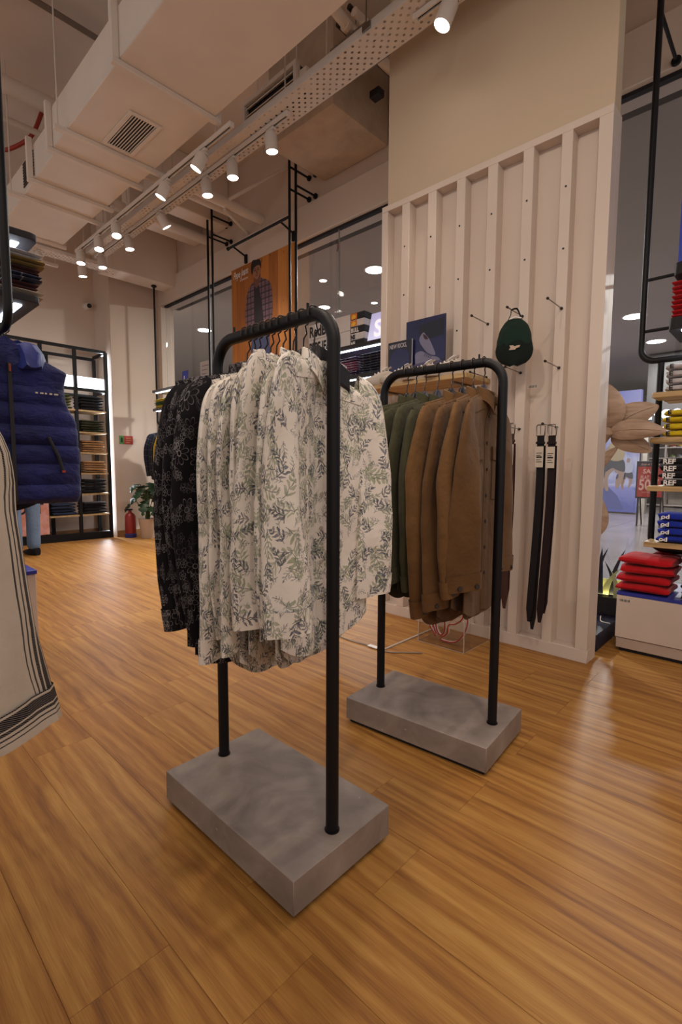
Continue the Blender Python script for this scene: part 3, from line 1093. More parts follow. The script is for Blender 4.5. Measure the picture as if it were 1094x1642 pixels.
def sleeve_geo(F, s, length=0.56, a0=0.062, out=0.03, fwd=0.0, seed=0, b0=0.020, n=20, wrinkle=0.006, swing=0.0, cuff=0.055, a1=0.05, twist=0.0):
    """a hanging sleeve: flattened tube bent over the shoulder tip. s=-1 left, +1 right. Returns sleeve, cuff and a function giving a point on the sleeve"""
    zs = F.zt - F.drop
    w = F.w
    P = [(w - 0.075, zs - a0 + 0.016, 0), (w - 0.040, zs - a0 * 0.92, 0), (w - 0.022, zs - a0 * 1.6, 0.1), (w - 0.020 + out * 0.9, zs - 0.20, 0.3), (w - 0.020 + out * 1.15, zs - 0.33, 0.6),
         (w - 0.020 + out * 0.9 - 0.4 * swing, zs - length * 0.78, 0.85), (w - 0.020 + out * 0.55 - swing, zs - length, 1.0)]
    A = [a0, a0 * 0.98, a0 * 0.92, a0 * 0.95, a0 * 0.88, a1 * 1.08, a1]
    B = [0.009, 0.013, 0.018, b0, b0 * 1.08, b0 * 1.0, b0 * 0.8]
    pts = spline([(p[0], p[1], p[2]) for p in P], 6)
    m = len(pts)
    R = random.Random(seed * 7 + s)
    ph = [R.uniform(0, 6.28) for _ in range(4)]

    def ringat(i, scale=1.0, shift=0.0):
        p = pts[i]
        q0, q1 = pts[max(0, i - 1)], pts[min(m - 1, i + 1)]
        ty, tz = q1.x - q0.x, q1.y - q0.y
        l = hypot(ty, tz) or 1
        ty, tz = ty / l, tz / l
        ny, nz = -tz, ty                         # across the sleeve, in the hanger plane
        fi = i / (m - 1) * (len(P) - 1)
        k = min(int(fi), len(P) - 2)
        f = fi - k
        a = (A[k] * (1 - f) + A[k + 1] * f) * scale
        b = (B[k] * (1 - f) + B[k + 1] * f) * scale + shift
        ring = []
        for j in range(n):
            t = 2 * pi * j / n
            wv = wrinkle * (sin(3 * t + 2 * p.z + ph[0]) * 0.7 + sin(2 * t + 5 * p.z + ph[1]) * 0.4 + mnoise.noise((cos(t) * 1.2 + seed, sin(t) * 1.2, p.z * 5 + seed * 2.3)) * 1.1) * min(1, p.z * 2.2 + 0.15)
            ca, sa = spow(cos(t), 0.9), spow(sin(t), 0.8)
            aa, bb = a + wv * 0.8, b + wv
            tw = twist * min(1.0, p.z * 1.6)
            cu, cv = ca * aa * cos(tw) + sa * bb * sin(tw), sa * bb * cos(tw) - ca * aa * sin(tw)
            y = p.x + ny * cu
            z = p.y + nz * cu
            x = fwd * p.z + cv + sin(4.2 * p.z + ph[2]) * 0.006 * p.z
            ring.append(F.place(x, s * y, z))
        return ring
    rings = [ringat(i) for i in range(m)]
    # rounded end of the sleeve: turn inwards
    uv = []
    Ls = 0.0
    for i in range(m):
        if i:
            Ls += hypot(pts[i].x - pts[i - 1].x, pts[i].y - pts[i - 1].y)
        for j in range(n):
            tt = j / n
            uv.append((abs(2 * tt - 1) * 0.16 + seed * 0.53 + (0.3 if s > 0 else 0), -Ls * 1.0 + seed * 0.31))
    g = G()
    g.loft(rings, caps=False, uvs=uv)
    # cuff: the last stretch again, a little proud
    ln = 0.0
    k = m - 1
    while k > 1 and ln < cuff:
        ln += (Vector((pts[k].x, pts[k].y, 0)) - Vector((pts[k - 1].x, pts[k - 1].y, 0))).length
        k -= 1
    cr = [ringat(i, 1.05, 0.004) for i in range(k, m)]
    inner = [ringat(i, 0.92, -0.002) for i in range(m - 1, k, -1)]
    cg = G()
    cuv = [(abs(2 * j / n - 1) * 0.16 + seed * 0.53, -0.2 - i * 0.017) for i in range(len(cr) + len(inner)) for j in range(n)]
    cg.loft(cr + inner, caps=False, uvs=cuv)
    return g, cg, ringat, k, m


def strip_geo(F, y0, y1, v0, v1, off=0.0022, nv=30, nu=3, side=1):
    def fn(a, b):
        v = v0 + (v1 - v0) * b
        y = y0 + (y1 - y0) * a
        return F.pt(max(-0.995, min(0.995, y / F.width(v))), v, side, off)

    def uvf(a, b):
        return (y0 + (y1 - y0) * a + F.seed * 0.37, -(v0 + (v1 - v0) * b) * F.L + F.seed * 0.21)
    g = G()
    g.grid(nu, nv, fn, uvf)
    n = len(g.v)
    # give it thickness: a second skin slightly below, joined round the rim
    cols, rows = nu + 1, nv + 1
    low = [Vector(F.pt(max(-0.995, min(0.995, (y0 + (y1 - y0) * (k % cols) / nu) / F.width(v0 + (v1 - v0) * (k // cols) / nv))), v0 + (v1 - v0) * (k // cols) / nv, side, -0.001)) for k in range(n)]
    rim = [i for i in range(cols)] + [j * cols + nu for j in range(1, rows)] + [nv * cols + i for i in range(nu - 1, -1, -1)] + [j * cols for j in range(nv - 1, 0, -1)]
    uvl = [g.uv[i] for i in rim]
    g.add([low[i] for i in rim], [], uvl)
    L = len(rim)
    for k in range(L):
        k2 = (k + 1) % L
        g.f.append((rim[k], rim[k2], n + k2, n + k))
    return g


def collar_geo(F, h=0.034, fall=0.040, point=0.034, open_=0.22, rx=0.034, ry=0.052, gap=0.008):
    rings, uv = [], []
    N = 40
    for i in range(N + 1):
        ph = (-1 + 2 * i / N) * (pi - open_)
        q = abs(ph) / pi
        cx, cy = -cos(ph), sin(ph)
        top = F.zt + h * (1 - 1.25 * q ** 2.5)
        rows = []
        base = F.zt - 0.012 - 0.035 * q ** 3
        for (rr, z) in ((0.002, base), (-0.004, (base + top) / 2), (-0.003, top - 0.003), (0.0, top), (0.006, top - 0.003), (gap, top - fall * 0.5), (gap + 0.004, top - fall - point * q ** 5), (gap + 0.001, top - fall - point * q ** 5 - 0.001), (0.006, top - fall * 0.5)):
            fl = 1 if cx > 0 else 0.55
            spread = 0.022 * q ** 5 if rr > gap * 0.9 else 0
            rows.append(F.place((rx + rr) * cx * fl + 0.004, (ry + rr + spread) * cy, z - F.slip * max(0.0, min(1.0, 1.4 * cy))))
        rings.append(rows)
        for k in range(len(rows)):
            uv.append((ph * 0.06 + F.seed * 0.7, k * 0.011 + F.seed * 0.4))
    g = G()
    g.loft(rings, caps=True, closed=True, uvs=uv)
    return g


def shirt(name, label, loc, rz, mat, group=None, F=None, sl=0.55, out=0.03, fwd=(0, 0), btn=None, pockets=False, cuffbtn=False, a0=0.062, res=1.0, swing=(0.0, 0.0), cat='shirt', matc=None, seed=None, sleeves=(1, 1), detail=True, b0=0.02, twist=(0.0, 0.0), a1=0.05, wrinkle=0.006):
    t = thing(name, label, cat, loc, rz, group)
    seed = F.seed if seed is None else seed
    obj('body', body_geo(F, int(30 * res), int(34 * res)), mat, t, world=False)
    if detail:
        obj('yoke', yoke_geo(F), mat, t, world=False)
        obj('placket', strip_geo(F, -0.016, 0.016, 0.03, 0.985, nv=int(30 * res)), mat, t, world=False)
        nb = 7
        for k in range(nb):
            v = 0.09 + k * 0.12
            p = Vector(F.pt(0.0, v, 1, 0.0024))
            obj('button', G().cyl(p, p + Vector((0.0022, 0, 0)), 0.0052, n=8), btn or M_buttonw, t, world=False)
    obj('collar', collar_geo(F), mat, t, world=False)
    for i, s in enumerate((-1, 1)):
        if not sleeves[i]:
            continue
        sg_, cg, ringat, k, m = sleeve_geo(F, s, sl, a0, out, fwd[i], seed * 3 + i, swing=swing[i], b0=b0, twist=twist[i], a1=a1, wrinkle=wrinkle)
        so = obj('sleeve', sg_, mat, t, world=False)
        if detail:
            obj('cuff', cg, matc or mat, so, world=False)
            if cuffbtn:
                r = ringat((k + m) // 2, 1.05, 0.004)
                for jj in (4, 7):
                    p = Vector(r[jj])
                    c = Vector([sum(q[a] for q in r) / len(r) for a in range(3)])
                    d = Vector((0.72, 0.65 * s, 0)).normalized()
                    obj('cuff_button', G().cyl(p - d * 0.001, p + d * 0.004, 0.0085, 0.0075, 12), M_button, so, world=False)
    if pockets:
        for s in (-1, 1):
            c0 = 0.105 * s
            obj('pocket', strip_geo(F, c0 - 0.058, c0 + 0.058, 0.27, 0.47, 0.003, 8, 6), mat, t, world=False)
            obj('pocket_flap', strip_geo(F, c0 - 0.061, c0 + 0.061, 0.225, 0.285, 0.0065, 4, 6), mat, t, world=False)
    return t


def yoke_geo(F):
    """shoulder piece: a raised band over the shoulders down to its seam"""
    g = G()
    nu, nv = 28, 4
    vs, uv = [], []
    for sgn in (1, -1):
        pass
    rows = [(-1, 0.13), (-1, 0.09), (-1, 0.05), (-1, 0.012), (0, -0.004), (1, 0.012), (1, 0.04), (1, 0.065)]
    for side, v in rows:
        for i in range(nu + 1):
            u = -0.995 + 1.99 * i / nu
            off = 0.0022 if v not in (0.13, 0.065) else 0.0012
            if side == 0:
                a, b = F.pt(u, 0.0, 1, 0.001), F.pt(u, 0.0, -1, 0.001)
                p = tuple((x + y) / 2 for x, y in zip(a, b))
                p = (p[0], p[1], p[2] + 0.0025)
            else:
                p = F.pt(u, v, side, off)
            # leave the neck open
            vs.append(p)
            uv.append((u * F.w + F.seed * 0.37 + 0.5, v * side * 0.7))
    fs = []
    for j in range(len(rows) - 1):
        for i in range(nu):
            um = abs(-0.995 + 1.99 * (i + 0.5) / nu) * F.w
            if um < 0.052 and rows[j][0] >= 0 or (um < 0.052 and rows[j + 1][0] >= 0):
                continue
            a = j * (nu + 1) + i
            fs.append((a, a + 1, a + nu + 2, a + nu + 1))
    g.add(vs, fs, uv)
    return g


M_hanger = simple('hanger_black', '1a161c', 0.45, var=0.1)


def hanger(label, loc, rz, F, group, brand=None, mat=None, rail_r=0.016, proud=False):
    h = thing('clothes_hanger', label, 'hanger', loc, rz, group)
    r = rail_r + 0.0036
    hook = [(0, (r) * cos(a), (r) * sin(a)) for a in [radians(d) for d in range(200, -71, -18)]]
    hook = hook + [(0, 0.012, -0.036), (0, 0.002, -0.050), (0, 0, -0.075)]
    obj('hook', G().tube(hook, 0.0021, 7), M_wire if mat is None else M_wire, h, world=False)
    q = G()
    rings = []
    for i in range(-10, 11):
        u = i / 10
        y = u * (F.w - 0.05)
        zt = min(-0.072 - 0.030 * min(1, abs(y) / 0.05), F.ztop(y) - 0.011) if abs(y) > 0.03 else -0.072 - 0.030 * abs(y) / 0.05
        hh = 0.050 - 0.028 * abs(u)
        x, yy, _ = F.place(0, y, 0)
        t = 0.006 if abs(y) < 0.05 else 0.0028
        if proud and 0 < y < 0.105:
            zt, hh, t = -0.068 - 0.52 * y, 0.060 - 0.1 * y, 0.008
            x += 0.014
        rings.append([(x - t, yy, zt - 0.004), (x - t * 0.5, yy, zt), (x + t * 0.5, yy, zt), (x + t, yy, zt - 0.004), (x + t, yy, zt - hh + 0.004), (x, yy, zt - hh), (x - t, yy, zt - hh + 0.004)])
    q.loft(rings)
    obj('shoulder_bar', q, mat or M_hanger, h, world=False)
    if brand:
        a = F.place(0.0222 if proud else 0.0066, brand[1], -0.098 if proud else -0.108)
        lt = text('lettering', brand[0], 0.017, M_white, a, (0, 1, -0.30), (0, 0.30, 1), None, 0.0002, 'LEFT', shear=0.3)
        lt.parent = h
        lt.matrix_local = MW[lt.name]
    return h


# ------------------------------------------------------------------ garment racks on cement plinths
def rack(label, loc, rz, L=0.574, W=0.342, post=0.2385, zr=1.365, hr=0.016):
    t = thing('garment_rack', label, 'clothes rack', loc, rz)
    obj('plinth', G().box(-L / 2, L / 2, -W / 2, W / 2, 0.014, 0.099), M_concrete, t, world=False, bevel=0.0018)
    obj('plinth_foot', G().box(-L / 2 + 0.012, L / 2 - 0.012, -W / 2 + 0.012, W / 2 - 0.012, 0.0005, 0.014), M_blackm, t, world=False, smooth=False)
    R = 0.075
    path = [(-post, 0, 0.1), (-post, 0, 0.6), (-post, 0, zr - R)]
    path += arc((-post + R, zr - R), R, pi, pi / 2, 10)[1:]
    path += [(0, 0, zr)]
    path += arc((post - R, zr - R), R, pi / 2, 0, 10)
    path += [(post, 0, 0.6), (post, 0, 0.1)]
    obj('rail_frame', G().tube(path, hr, 18, up=(0, 1, 0)), M_black, t, world=False)
    for x in (-post + R + 0.012, post - R - 0.012):
        obj('stop_pin', G().cyl((x, 0, zr + hr - 0.002), (x, 0, zr + hr + 0.014), 0.0035, n=8), M_black, t, world=False)
    for x in (-post, post):
        obj('post_ring', G().cyl((x, 0, 0.0992), (x, 0, 0.102), hr + 0.003, n=18), M_black, t, world=False)
    return t


R1 = (-1.044, 0.832)
rack('clothes rack on grey plinth nearest the camera, hung with leaf-print shirts', (R1[0], R1[1], 0), 0.0)
R2 = (-0.992, 1.578)
R2z = radians(4.8)
rack('clothes rack on grey plinth before the peg panel, hung with tan overshirts', (R2[0], R2[1], 0), R2z)
ZR = 1.365

M_hang_blue = simple('hanger_grey', '2c2b38', 0.45, var=0.1)
# near rack: three black shirts behind seven cream leaf-print shirts
near = []
bx = [-1.138, -1.114, -1.090]
fx_ = [-1.060, -1.036, -1.012, -0.986, -0.947, -0.909, -0.871]
lab_p = ['farthest', 'second farthest', 'third farthest', 'middle', 'third', 'second', 'front']
for i, x in enumerate(bx):
    F = Form(w=0.218, L=0.745 + 0.012 * i, kL=radians((-3, 0, 3)[i]), kR=radians(2), seed=11 + i, fold=0.006, T=0.009, tail=0.03, chest=0.016, hem=0.004)
    pos = (x, R1[1], ZR)
    lab = ('rearmost black shirt with white line flowers on the near rack', 'middle black shirt of three with line flowers on the near rack', 'black line-flower shirt next to the cream shirts on the near rack')[i]
    shirt('shirt', lab, pos, 0, M_lineflower, 'black flower shirts on the near rack', F, sl=(0.62, 0.60, 0.635)[i], a0=0.057, out=(0.018, 0.016, 0.014)[i], fwd=(0.0, 0.0), seed=31 + i, b0=0.012, swing=((0.01, 0.03, 0.04)[i], 0.0))
    hanger(('black hanger holding the rearmost black flower shirt', 'black hanger holding the middle black flower shirt', 'black hanger holding the black shirt next to cream ones')[i], pos, 0, F, 'hangers on the near rack')
kls = [19, 21, 23, 25, 28, 31, 32]
RJ = random.Random(4)
for i, x in enumerate(fx_):
    last = i == 6
    jz = RJ.uniform(-0.012, 0.006) if not last else 0.0
    jk = RJ.uniform(-2.5, 2.5)
    F = Form(w=0.212 + (0.004 if last else 0), drop=(0.045, 0.04, 0.04, 0.03, 0.014, 0.035, 0.022)[i], L=(0.735, 0.75, 0.745, 0.735, 0.70, 0.715, 0.69)[i], zt=(-0.115 + jz if i != 4 else -0.103), kL=radians(kls[i] + jk), kR=radians(-2 if i < 5 else (0 if i == 5 else 3)), seed=1 + i, fold=0.012 if last else 0.008,
             T=(0.009, 0.009, 0.009, 0.011, 0.014, 0.013, 0.017)[i], tail=0.05, chest=0.014, hem=0.006, backtail=0.03, slip=0.034 if last else 0.0)
    pos = (x, R1[1], ZR)
    lab = 'cream leaf-print shirt on the near rack, %s' % ('farthest from the front post' if i == 0 else 'frontmost with open collar' if last else '%s counted from the front post' % ORDF[6 - i])
    shirt('shirt', lab, pos, 0, M_leafprint, 'cream leaf-print shirts on the near rack', F, sl=(0.655, 0.60, 0.62, 0.575, 0.60, 0.545, 0.575)[i], out=(0.012, 0.008, 0.012, 0.006, 0.010, 0.012, 0.012)[i], fwd=((0.0, 0.0) if not last else (0.01, 0.012)), seed=51 + i, b0=(0.010, 0.010, 0.010, 0.012, 0.015, 0.014, 0.017)[i], a0=(0.055, 0.055, 0.055, 0.058, 0.068, 0.058, 0.068)[i], swing=((-0.01, 0.02, -0.01, 0.01, 0.0, 0.02, 0.0)[i], 0.0), twist=((0, 0, 0, 0.2, 0.6, 0.3, 0.75)[i], 0.0), a1=(0.05, 0.05, 0.05, 0.055, 0.064, 0.055, 0.066)[i])
    hanger('black hanger of the %s cream shirt from the front post' % ORDF[6 - i], pos, 0, F, 'hangers on the near rack', brand=('Pepe Jeans', 0.02) if last else None, proud=last)

# far rack: four olive and five tan overshirts
M_olive = cloth('olive_cotton', '413f2b', wrinkle=0.35)
M_olived = cloth('dark_olive_cotton', '3a382a', wrinkle=0.35)
M_tan = cloth('tan_twill', '6c4d2d', wrinkle=0.4)
M_tan2 = cloth('brown_twill', '614427', wrinkle=0.4)
cz, sz = cos(R2z), sin(R2z)
lx = [-0.135, -0.098, -0.058, -0.005, 0.05, 0.092, 0.132, 0.170]
for i, x in enumerate(lx):
    ol = i < 4
    last = i == 7
    F = Form(w=0.218, L=(0.70, 0.72, 0.72, 0.71, 0.80, 0.775, 0.75, 0.755)[i], zt=-0.115 + (0, -0.006, 0.004, -0.008, 0.0, -0.008, 0.004, 0.0)[i], kL=radians((0, 2, 6, 5, 2, 6, 10, 12)[i]), kR=radians(2), seed=21 + i, fold=0.008 if not last else 0.008, T=0.014, tail=0.04, chest=0.014, hem=0.004, backtail=0.02)
    pos = (R2[0] + x * cz, R2[1] + x * sz, ZR)
    if ol:
        lab = 'olive overshirt on the far rack, %s from its left end' % ORDF[i]
    else:
        lab = 'tan overshirt on the far rack, %s' % ('frontmost with flap pockets' if last else '%s from the front post' % ORDF[7 - i])
    shirt('overshirt', lab, pos, R2z, M_olive if ol else (M_tan if i % 2 == 0 else M_tan2), 'olive overshirts on the far rack' if ol else 'tan overshirts on the far rack', F, sl=(0.60, 0.61, 0.60, 0.61, 0.70, 0.66, 0.62, 0.60)[i],
          out=(0.03, 0.03, 0.034, 0.02, 0.03, 0.02, 0.03, 0.02)[i], seed=71 + i, pockets=last, cuffbtn=not ol, btn=M_button, b0=0.018, cat='shirt', a0=0.068, a1=0.055 if ol else 0.064,
          twist=((0.0, 0.1, 0.1, 0.0, 0.3, 0.35, 0.5, 0.8)[i], 0.0), swing=((0.0, 0.02, 0.0, 0.02, 0.04, 0.01, 0.03, 0.02)[i], 0.0))
    hanger('%s hanger from the left end of the far rack, black with wire hook' % ORDF[i], pos, R2z, F, 'hangers on the far rack', mat=M_hang_blue if i in (2, 3, 7) else M_hanger, brand=('Pepe Jeans', 0.018) if i in (2, 7) else None)


# ------------------------------------------------------------------ folded clothes
FOLD = {}


def fold_geo(w, d, h, seed, layers=2):
    """a folded garment: a soft slab with rolled front edge and loose back, built of stacked folds"""
    g = G()
    R = random.Random(seed)
    for l in range(layers):
        hh = h / layers
        z0 = l * hh
        rings = []
        ph = [R.uniform(0, 6.28) for _ in range(4)]
        ins = R.uniform(0, 0.012) if layers > 1 else 0
        for i in range(11):
            a = -1 + 2 * i / 10
            x = spow(a, 0.8) * w / 2
            e = (1 - abs(a) ** 6) * 0.35 + 0.65
            ring = []
            for k in range(14):
                t = 2 * pi * k / 14
                y = spow(cos(t), 0.45) * (d / 2 - ins)
                z = spow(sin(t), 0.7) * hh * 0.46 * e
                wob = 0.0035 * sin(5 * x / w + ph[0] + 2 * t) + 0.003 * mnoise.noise((x * 20, t, seed + l * 3.3))
                ring.append((x + wob, y + wob, z0 + hh * 0.5 + z + (0.05 * hh * sin(3 * a + ph[1]) if sin(t) > 0.3 and l == layers - 1 else 0)))
            rings.append(ring)
        g.loft(rings)
    return g


def stack(n, pos, rz, w, d, h, mats, what, where, cat='folded clothes', group=None, layers=2, seed=0, jig=0.006, name='folded_shirt', deco=None):
    """n folded garments, every one a thing of its own; labels count from the top of the stack"""
    for k in range(n):
        m = mats[k % len(mats)]
        key = (round(w, 3), round(d, 3), round(h, 3), (seed + k) % 4, layers)
        R = random.Random(seed * 31 + k)
        i = n - 1 - k
        o_ = ORD[i] if n > 1 else 'single'
        if n > 2 and k == 0:
            o_ = 'lowest'
        wn = what[k % len(what)] if isinstance(what, (list, tuple)) else what
        if key not in FOLD:
            FOLD[key] = obj(name, fold_geo(w, d, h * 1.0, (seed + k) % 4 + seed, layers), m).data
            o = bpy.data.objects[[x.name for x in COL.objects][-1]]
        else:
            o = bpy.data.objects.new(name, FOLD[key])
            COL.objects.link(o)
            if o.data.materials[0] != m:
                o.material_slots[0].link = 'OBJECT'
                o.material_slots[0].material = m
        zz = pos[2] + k * h
        o.location = (pos[0] + R.uniform(-jig, jig), pos[1] + R.uniform(-jig, jig), zz)
        o.rotation_euler = (0, 0, rz + R.uniform(-0.04, 0.04))
        MW[o.name] = Matrix.Translation(o.location) @ Matrix.Rotation(o.rotation_euler.z, 4, 'Z')
        lab = '%s %s %s' % (o_, wn, where)
        tag(o, lab, cat, group or ('folded clothes %s' % where))
        if deco:
            deco(o, k, h, d, w)


# colours of folded cloth
F_red = cloth('fold_red', 'b3121c')
F_dred = cloth('fold_dark_red', '6d1318')
F_black = cloth('fold_black', '16141a')
F_navy = cloth('fold_navy', '1c2340')
F_blue = cloth('fold_blue', '1c2f9a')
F_white = cloth('fold_white', 'b9b3b4')
F_yellow = cloth('fold_yellow', 'cdb11e')
F_green = cloth('fold_green', '2f5a2a')
F_olive = cloth('fold_olive', '4a4b22')
F_dolive = cloth('fold_dark_olive', '33341a')
F_tan = cloth('fold_tan', 'a37a4e')
F_jean = cloth('fold_jean', '5b6f8c')
F_djean = cloth('fold_dark_jean', '26304a')
F_maroon = cloth('fold_maroon', '4a1d1d')
F_grey = cloth('fold_grey', '8d888a')
F_mustard = cloth('fold_mustard', '7d6630')
F_cream = cloth('fold_cream', 'b7ab9d')
P_blue = plaid('fold_blue_plaid', '1d2150', '6a2430', 'a9a2b4', 0.06, 'Object')
P_redw = plaid('fold_red_plaid', '6d6f98', 'b03a36', 'd9d2d4', 0.07, 'Object')
P_dark = plaid('fold_dark_plaid', '15141c', '2f3552', 'b7b2b8', 0.08, 'Object')


# ------------------------------------------------------------------ wall units: bent black tube frames with lit shelves
def u_frame(label, x0, x1, y, zb, zt0, zt1, r=0.0135, standoffs=(), wall_y=3.70, R=0.06, rungs=(), rods=None):
    t = thing('wall_frame', label, 'frame', ((x0 + x1) / 2, y, zb))
    path = [(x0, y, zt0), (x0, y, zb + R + 0.4)] + arc((x0 + R, zb + R), R, pi, 1.5 * pi, 8, 'XZ', y) + arc((x1 - R, zb + R), R, 1.5 * pi, 2 * pi, 8, 'XZ', y) + [(x1, y, zb + R + 0.4), (x1, y, zt1)]
    obj('frame_tube', G().tube(path, r, 12, up=(0, 1, 0)), M_black, t)
    for sx, sz in standoffs:
        obj('standoff', G().cyl((sx, y + r, sz), (sx, wall_y, sz), 0.010, n=10), M_black, t)
        obj('wall_flange', G().cyl((sx, wall_y - 0.022, sz), (sx, wall_y - 0.001, sz), 0.027, n=16), M_black, t, bevel=0.003)
    for rz_ in rungs:
        obj('rung', G().cyl((x0, y, rz_), (x1, y, rz_), 0.009, n=10), M_black, t)
    return t


def led_shelf(label, x0, x1, y0, y1, zt, th=0.032, led=(0.03, 0.06), leds=None, mat=None, along='X', rad=0.02, strength=None):
    t = thing('lit_shelf', label, 'shelf', ((x0 + x1) / 2, (y0 + y1) / 2, zt - th))
    c = rad
    poly = [(x0 + c, y0), (x1 - c, y0), (x1 - c * .3, y0 + c * .3), (x1, y0 + c), (x1, y1), (x0, y1), (x0, y0 + c), (x0 + c * .3, y0 + c * .3)]
    obj('shelf_board', G().prism(poly, th, 'XY', zt - th), mat or M_shelf, t, bevel=0.002)
    lx0, lx1 = leds or (x0 + 0.05, x1 - 0.05)
    obj('led_strip', G().box(lx0, lx1, y0 + led[0], y0 + led[1], zt - th - 0.006, zt - th - 0.0005), M_led, t, smooth=False)
    add_light('shelf_light', 'AREA', Vector(((lx0 + lx1) / 2, (y0 + y1) / 2, zt - th - 0.012)) - Vector(((x0 + x1) / 2, (y0 + y1) / 2, zt - th)), 5.0, COOL, t, aim=(0, -0.15, -1), sx=lx1 - lx0, sy=0.03)
    return t


YF = 3.42
fa = u_frame('tall black tube frame on window wall, farthest left with hanging shirts', -6.84, -5.44, YF, 1.62, 3.555, 4.12, standoffs=((-5.44, 4.0), (-5.44, 3.79)))
obj('ceiling_flange', G().cyl((-6.84, YF, 3.535), (-6.84, YF, 3.559), 0.035, n=16), M_black, fa, bevel=0.003)
u_frame('tall black tube frame on window wall in front of the poster', -5.345, -3.935, YF, 1.62, 4.12, 4.12, standoffs=((-5.345, 4.0), (-5.345, 3.79), (-3.935, 4.0), (-3.935, 3.79)))
u_frame('tall black tube frame on window wall, nearest the peg panel', -3.84, -2.30, YF, 1.62, 4.12, 4.12, standoffs=((-3.84, 4.0), (-3.84, 3.79), (-2.30, 4.0), (-2.30, 3.79)))
SH = dict(y0=3.255, y1=3.60)
led_shelf('upper grey lit shelf of the far left wall frame', -6.66, -5.36, zt=2.065, **SH)
led_shelf('lower grey lit shelf of the far left wall frame', -6.66, -5.36, zt=1.815, **SH)
led_shelf('upper dark lit shelf of the wall frame beside the panel', -3.70, -2.25, zt=2.075, mat=M_blackm, **SH)
led_shelf('lower dark lit shelf of the wall frame beside the panel', -3.70, -2.25, zt=1.815, mat=M_blackm, **SH)
led_shelf('lit shelf of the middle wall frame, hidden by near shirts', -5.2, -4.08, zt=1.815, mat=M_blackm, **SH)
# things on these shelves
stack(3, (-6.50, 3.40, 1.816), 0, 0.20, 0.28, 0.042, [F_yellow, F_green, F_yellow], ['yellow tee', 'green tee', 'yellow tee'], 'at the far left end of the lower lit shelf', seed=3)
stack(3, (-6.27, 3.40, 1.816), 0, 0.20, 0.28, 0.042, [F_maroon], 'maroon tee', 'beside the yellow tees on the lit shelf', seed=4)
stack(3, (-6.03, 3.40, 1.816), 0, 0.22, 0.28, 0.05, [F_grey, F_white, F_white], ['grey tee', 'pale tee', 'pale tee'], 'right of the maroon tees on the lit shelf', seed=5)
stack(3, (-5.78, 3.40, 1.816), 0, 0.22, 0.28, 0.045, [F_navy], 'navy tee', 'right of the pale tees on the lit shelf', seed=6)
stack(4, (-3.02, 3.42, 1.816), 0, 0.24, 0.28, 0.042, [P_blue, P_redw, P_redw, P_blue], ['blue plaid shirt', 'red plaid shirt', 'red plaid shirt', 'blue plaid shirt'], 'on the dark shelf left of the panel', seed=7)
stack(4, (-2.74, 3.42, 1.816), 0, 0.27, 0.28, 0.044, [P_dark], 'dark plaid shirt', 'on the dark shelf nearest the panel', seed=8)
stack(3, (-3.36, 3.42, 1.816), 0, 0.26, 0.28, 0.042, [F_navy], 'navy folded shirt', 'on the dark shelf behind the near rack', seed=9)
M_sgn_blue = simple('print_blue', '2a35a8', 0.4, var=0.02)
cd = thing('display_card', 'small blue card with a white letter on the far left shelf', 'card', (-5.96, 3.36, 2.066))
obj('card_panel', G().prism([(-0.07, 0.0), (0.085, 0.0), (0.1, 0.19), (-0.05, 0.19)], 0.004, 'XZ'), M_sgn_blue, cd, world=False, smooth=False)
text('lettering', 'L', 0.1, M_white, (-5.97, 3.359, 2.12), (1, 0, 0), (0, 0, 1), cd, bold=0.006)
cd2 = thing('display_card', 'white printed card standing behind the small blue card', 'card', (-5.68, 3.5, 2.066))
obj('card_panel', G().box(-0.12, 0.12, 0, 0.004, 0.0, 0.30), M_lam, cd2, world=False, smooth=False)
for k in range(3):
    obj('printed_line', G().box(-0.08, 0.08 - 0.03 * k, -0.001, 0, 0.24 - k * 0.05, 0.246 - k * 0.05), M_wire, cd2, world=False, smooth=False)
# printed boxes and the letter stand on the upper right shelf
M_boxw = simple('box_white', 'c9c1bd', 0.6, var=0.02)
for k, (bx0, bx1, by0, bz0, bz1, lab) in enumerate(((-3.56, -3.02, 3.33, 2.076, 2.225, 'wide white box printed in black, lower of two on upper shelf'), (-3.56, -3.02, 3.33, 2.2265, 2.365, 'wide white box printed in black, upper of two on upper shelf'))):
    b = thing('printed_box', lab, 'box', ((bx0 + bx1) / 2, by0, bz0), 0, 'white printed boxes on the upper shelf')
    obj('box_body', G().box(bx0, bx1, by0, by0 + 0.22, bz0, bz1), M_boxw, b, bevel=0.003)
    if k == 1:
        text('lettering', 'RedBull', 0.135, M_blackp, (bx0 + 0.01, by0 - 0.0008, bz0 + 0.025), (1, 0, 0), (0, 0, 1), b, bold=0.005, sx=0.78)
    else:
        text('lettering', 'PEPE JEANS', 0.125, M_blackp, (bx0 + 0.01, by0 - 0.0008, bz0 + 0.03), (1, 0, 0), (0, 0, 1), b, bold=0.005, sx=0.60)
M_orange = simple('print_orange', 'd9741c', 0.5, var=0.1)
M_yel = simple('print_yellow', 'e3b52a', 0.5, var=0.1)
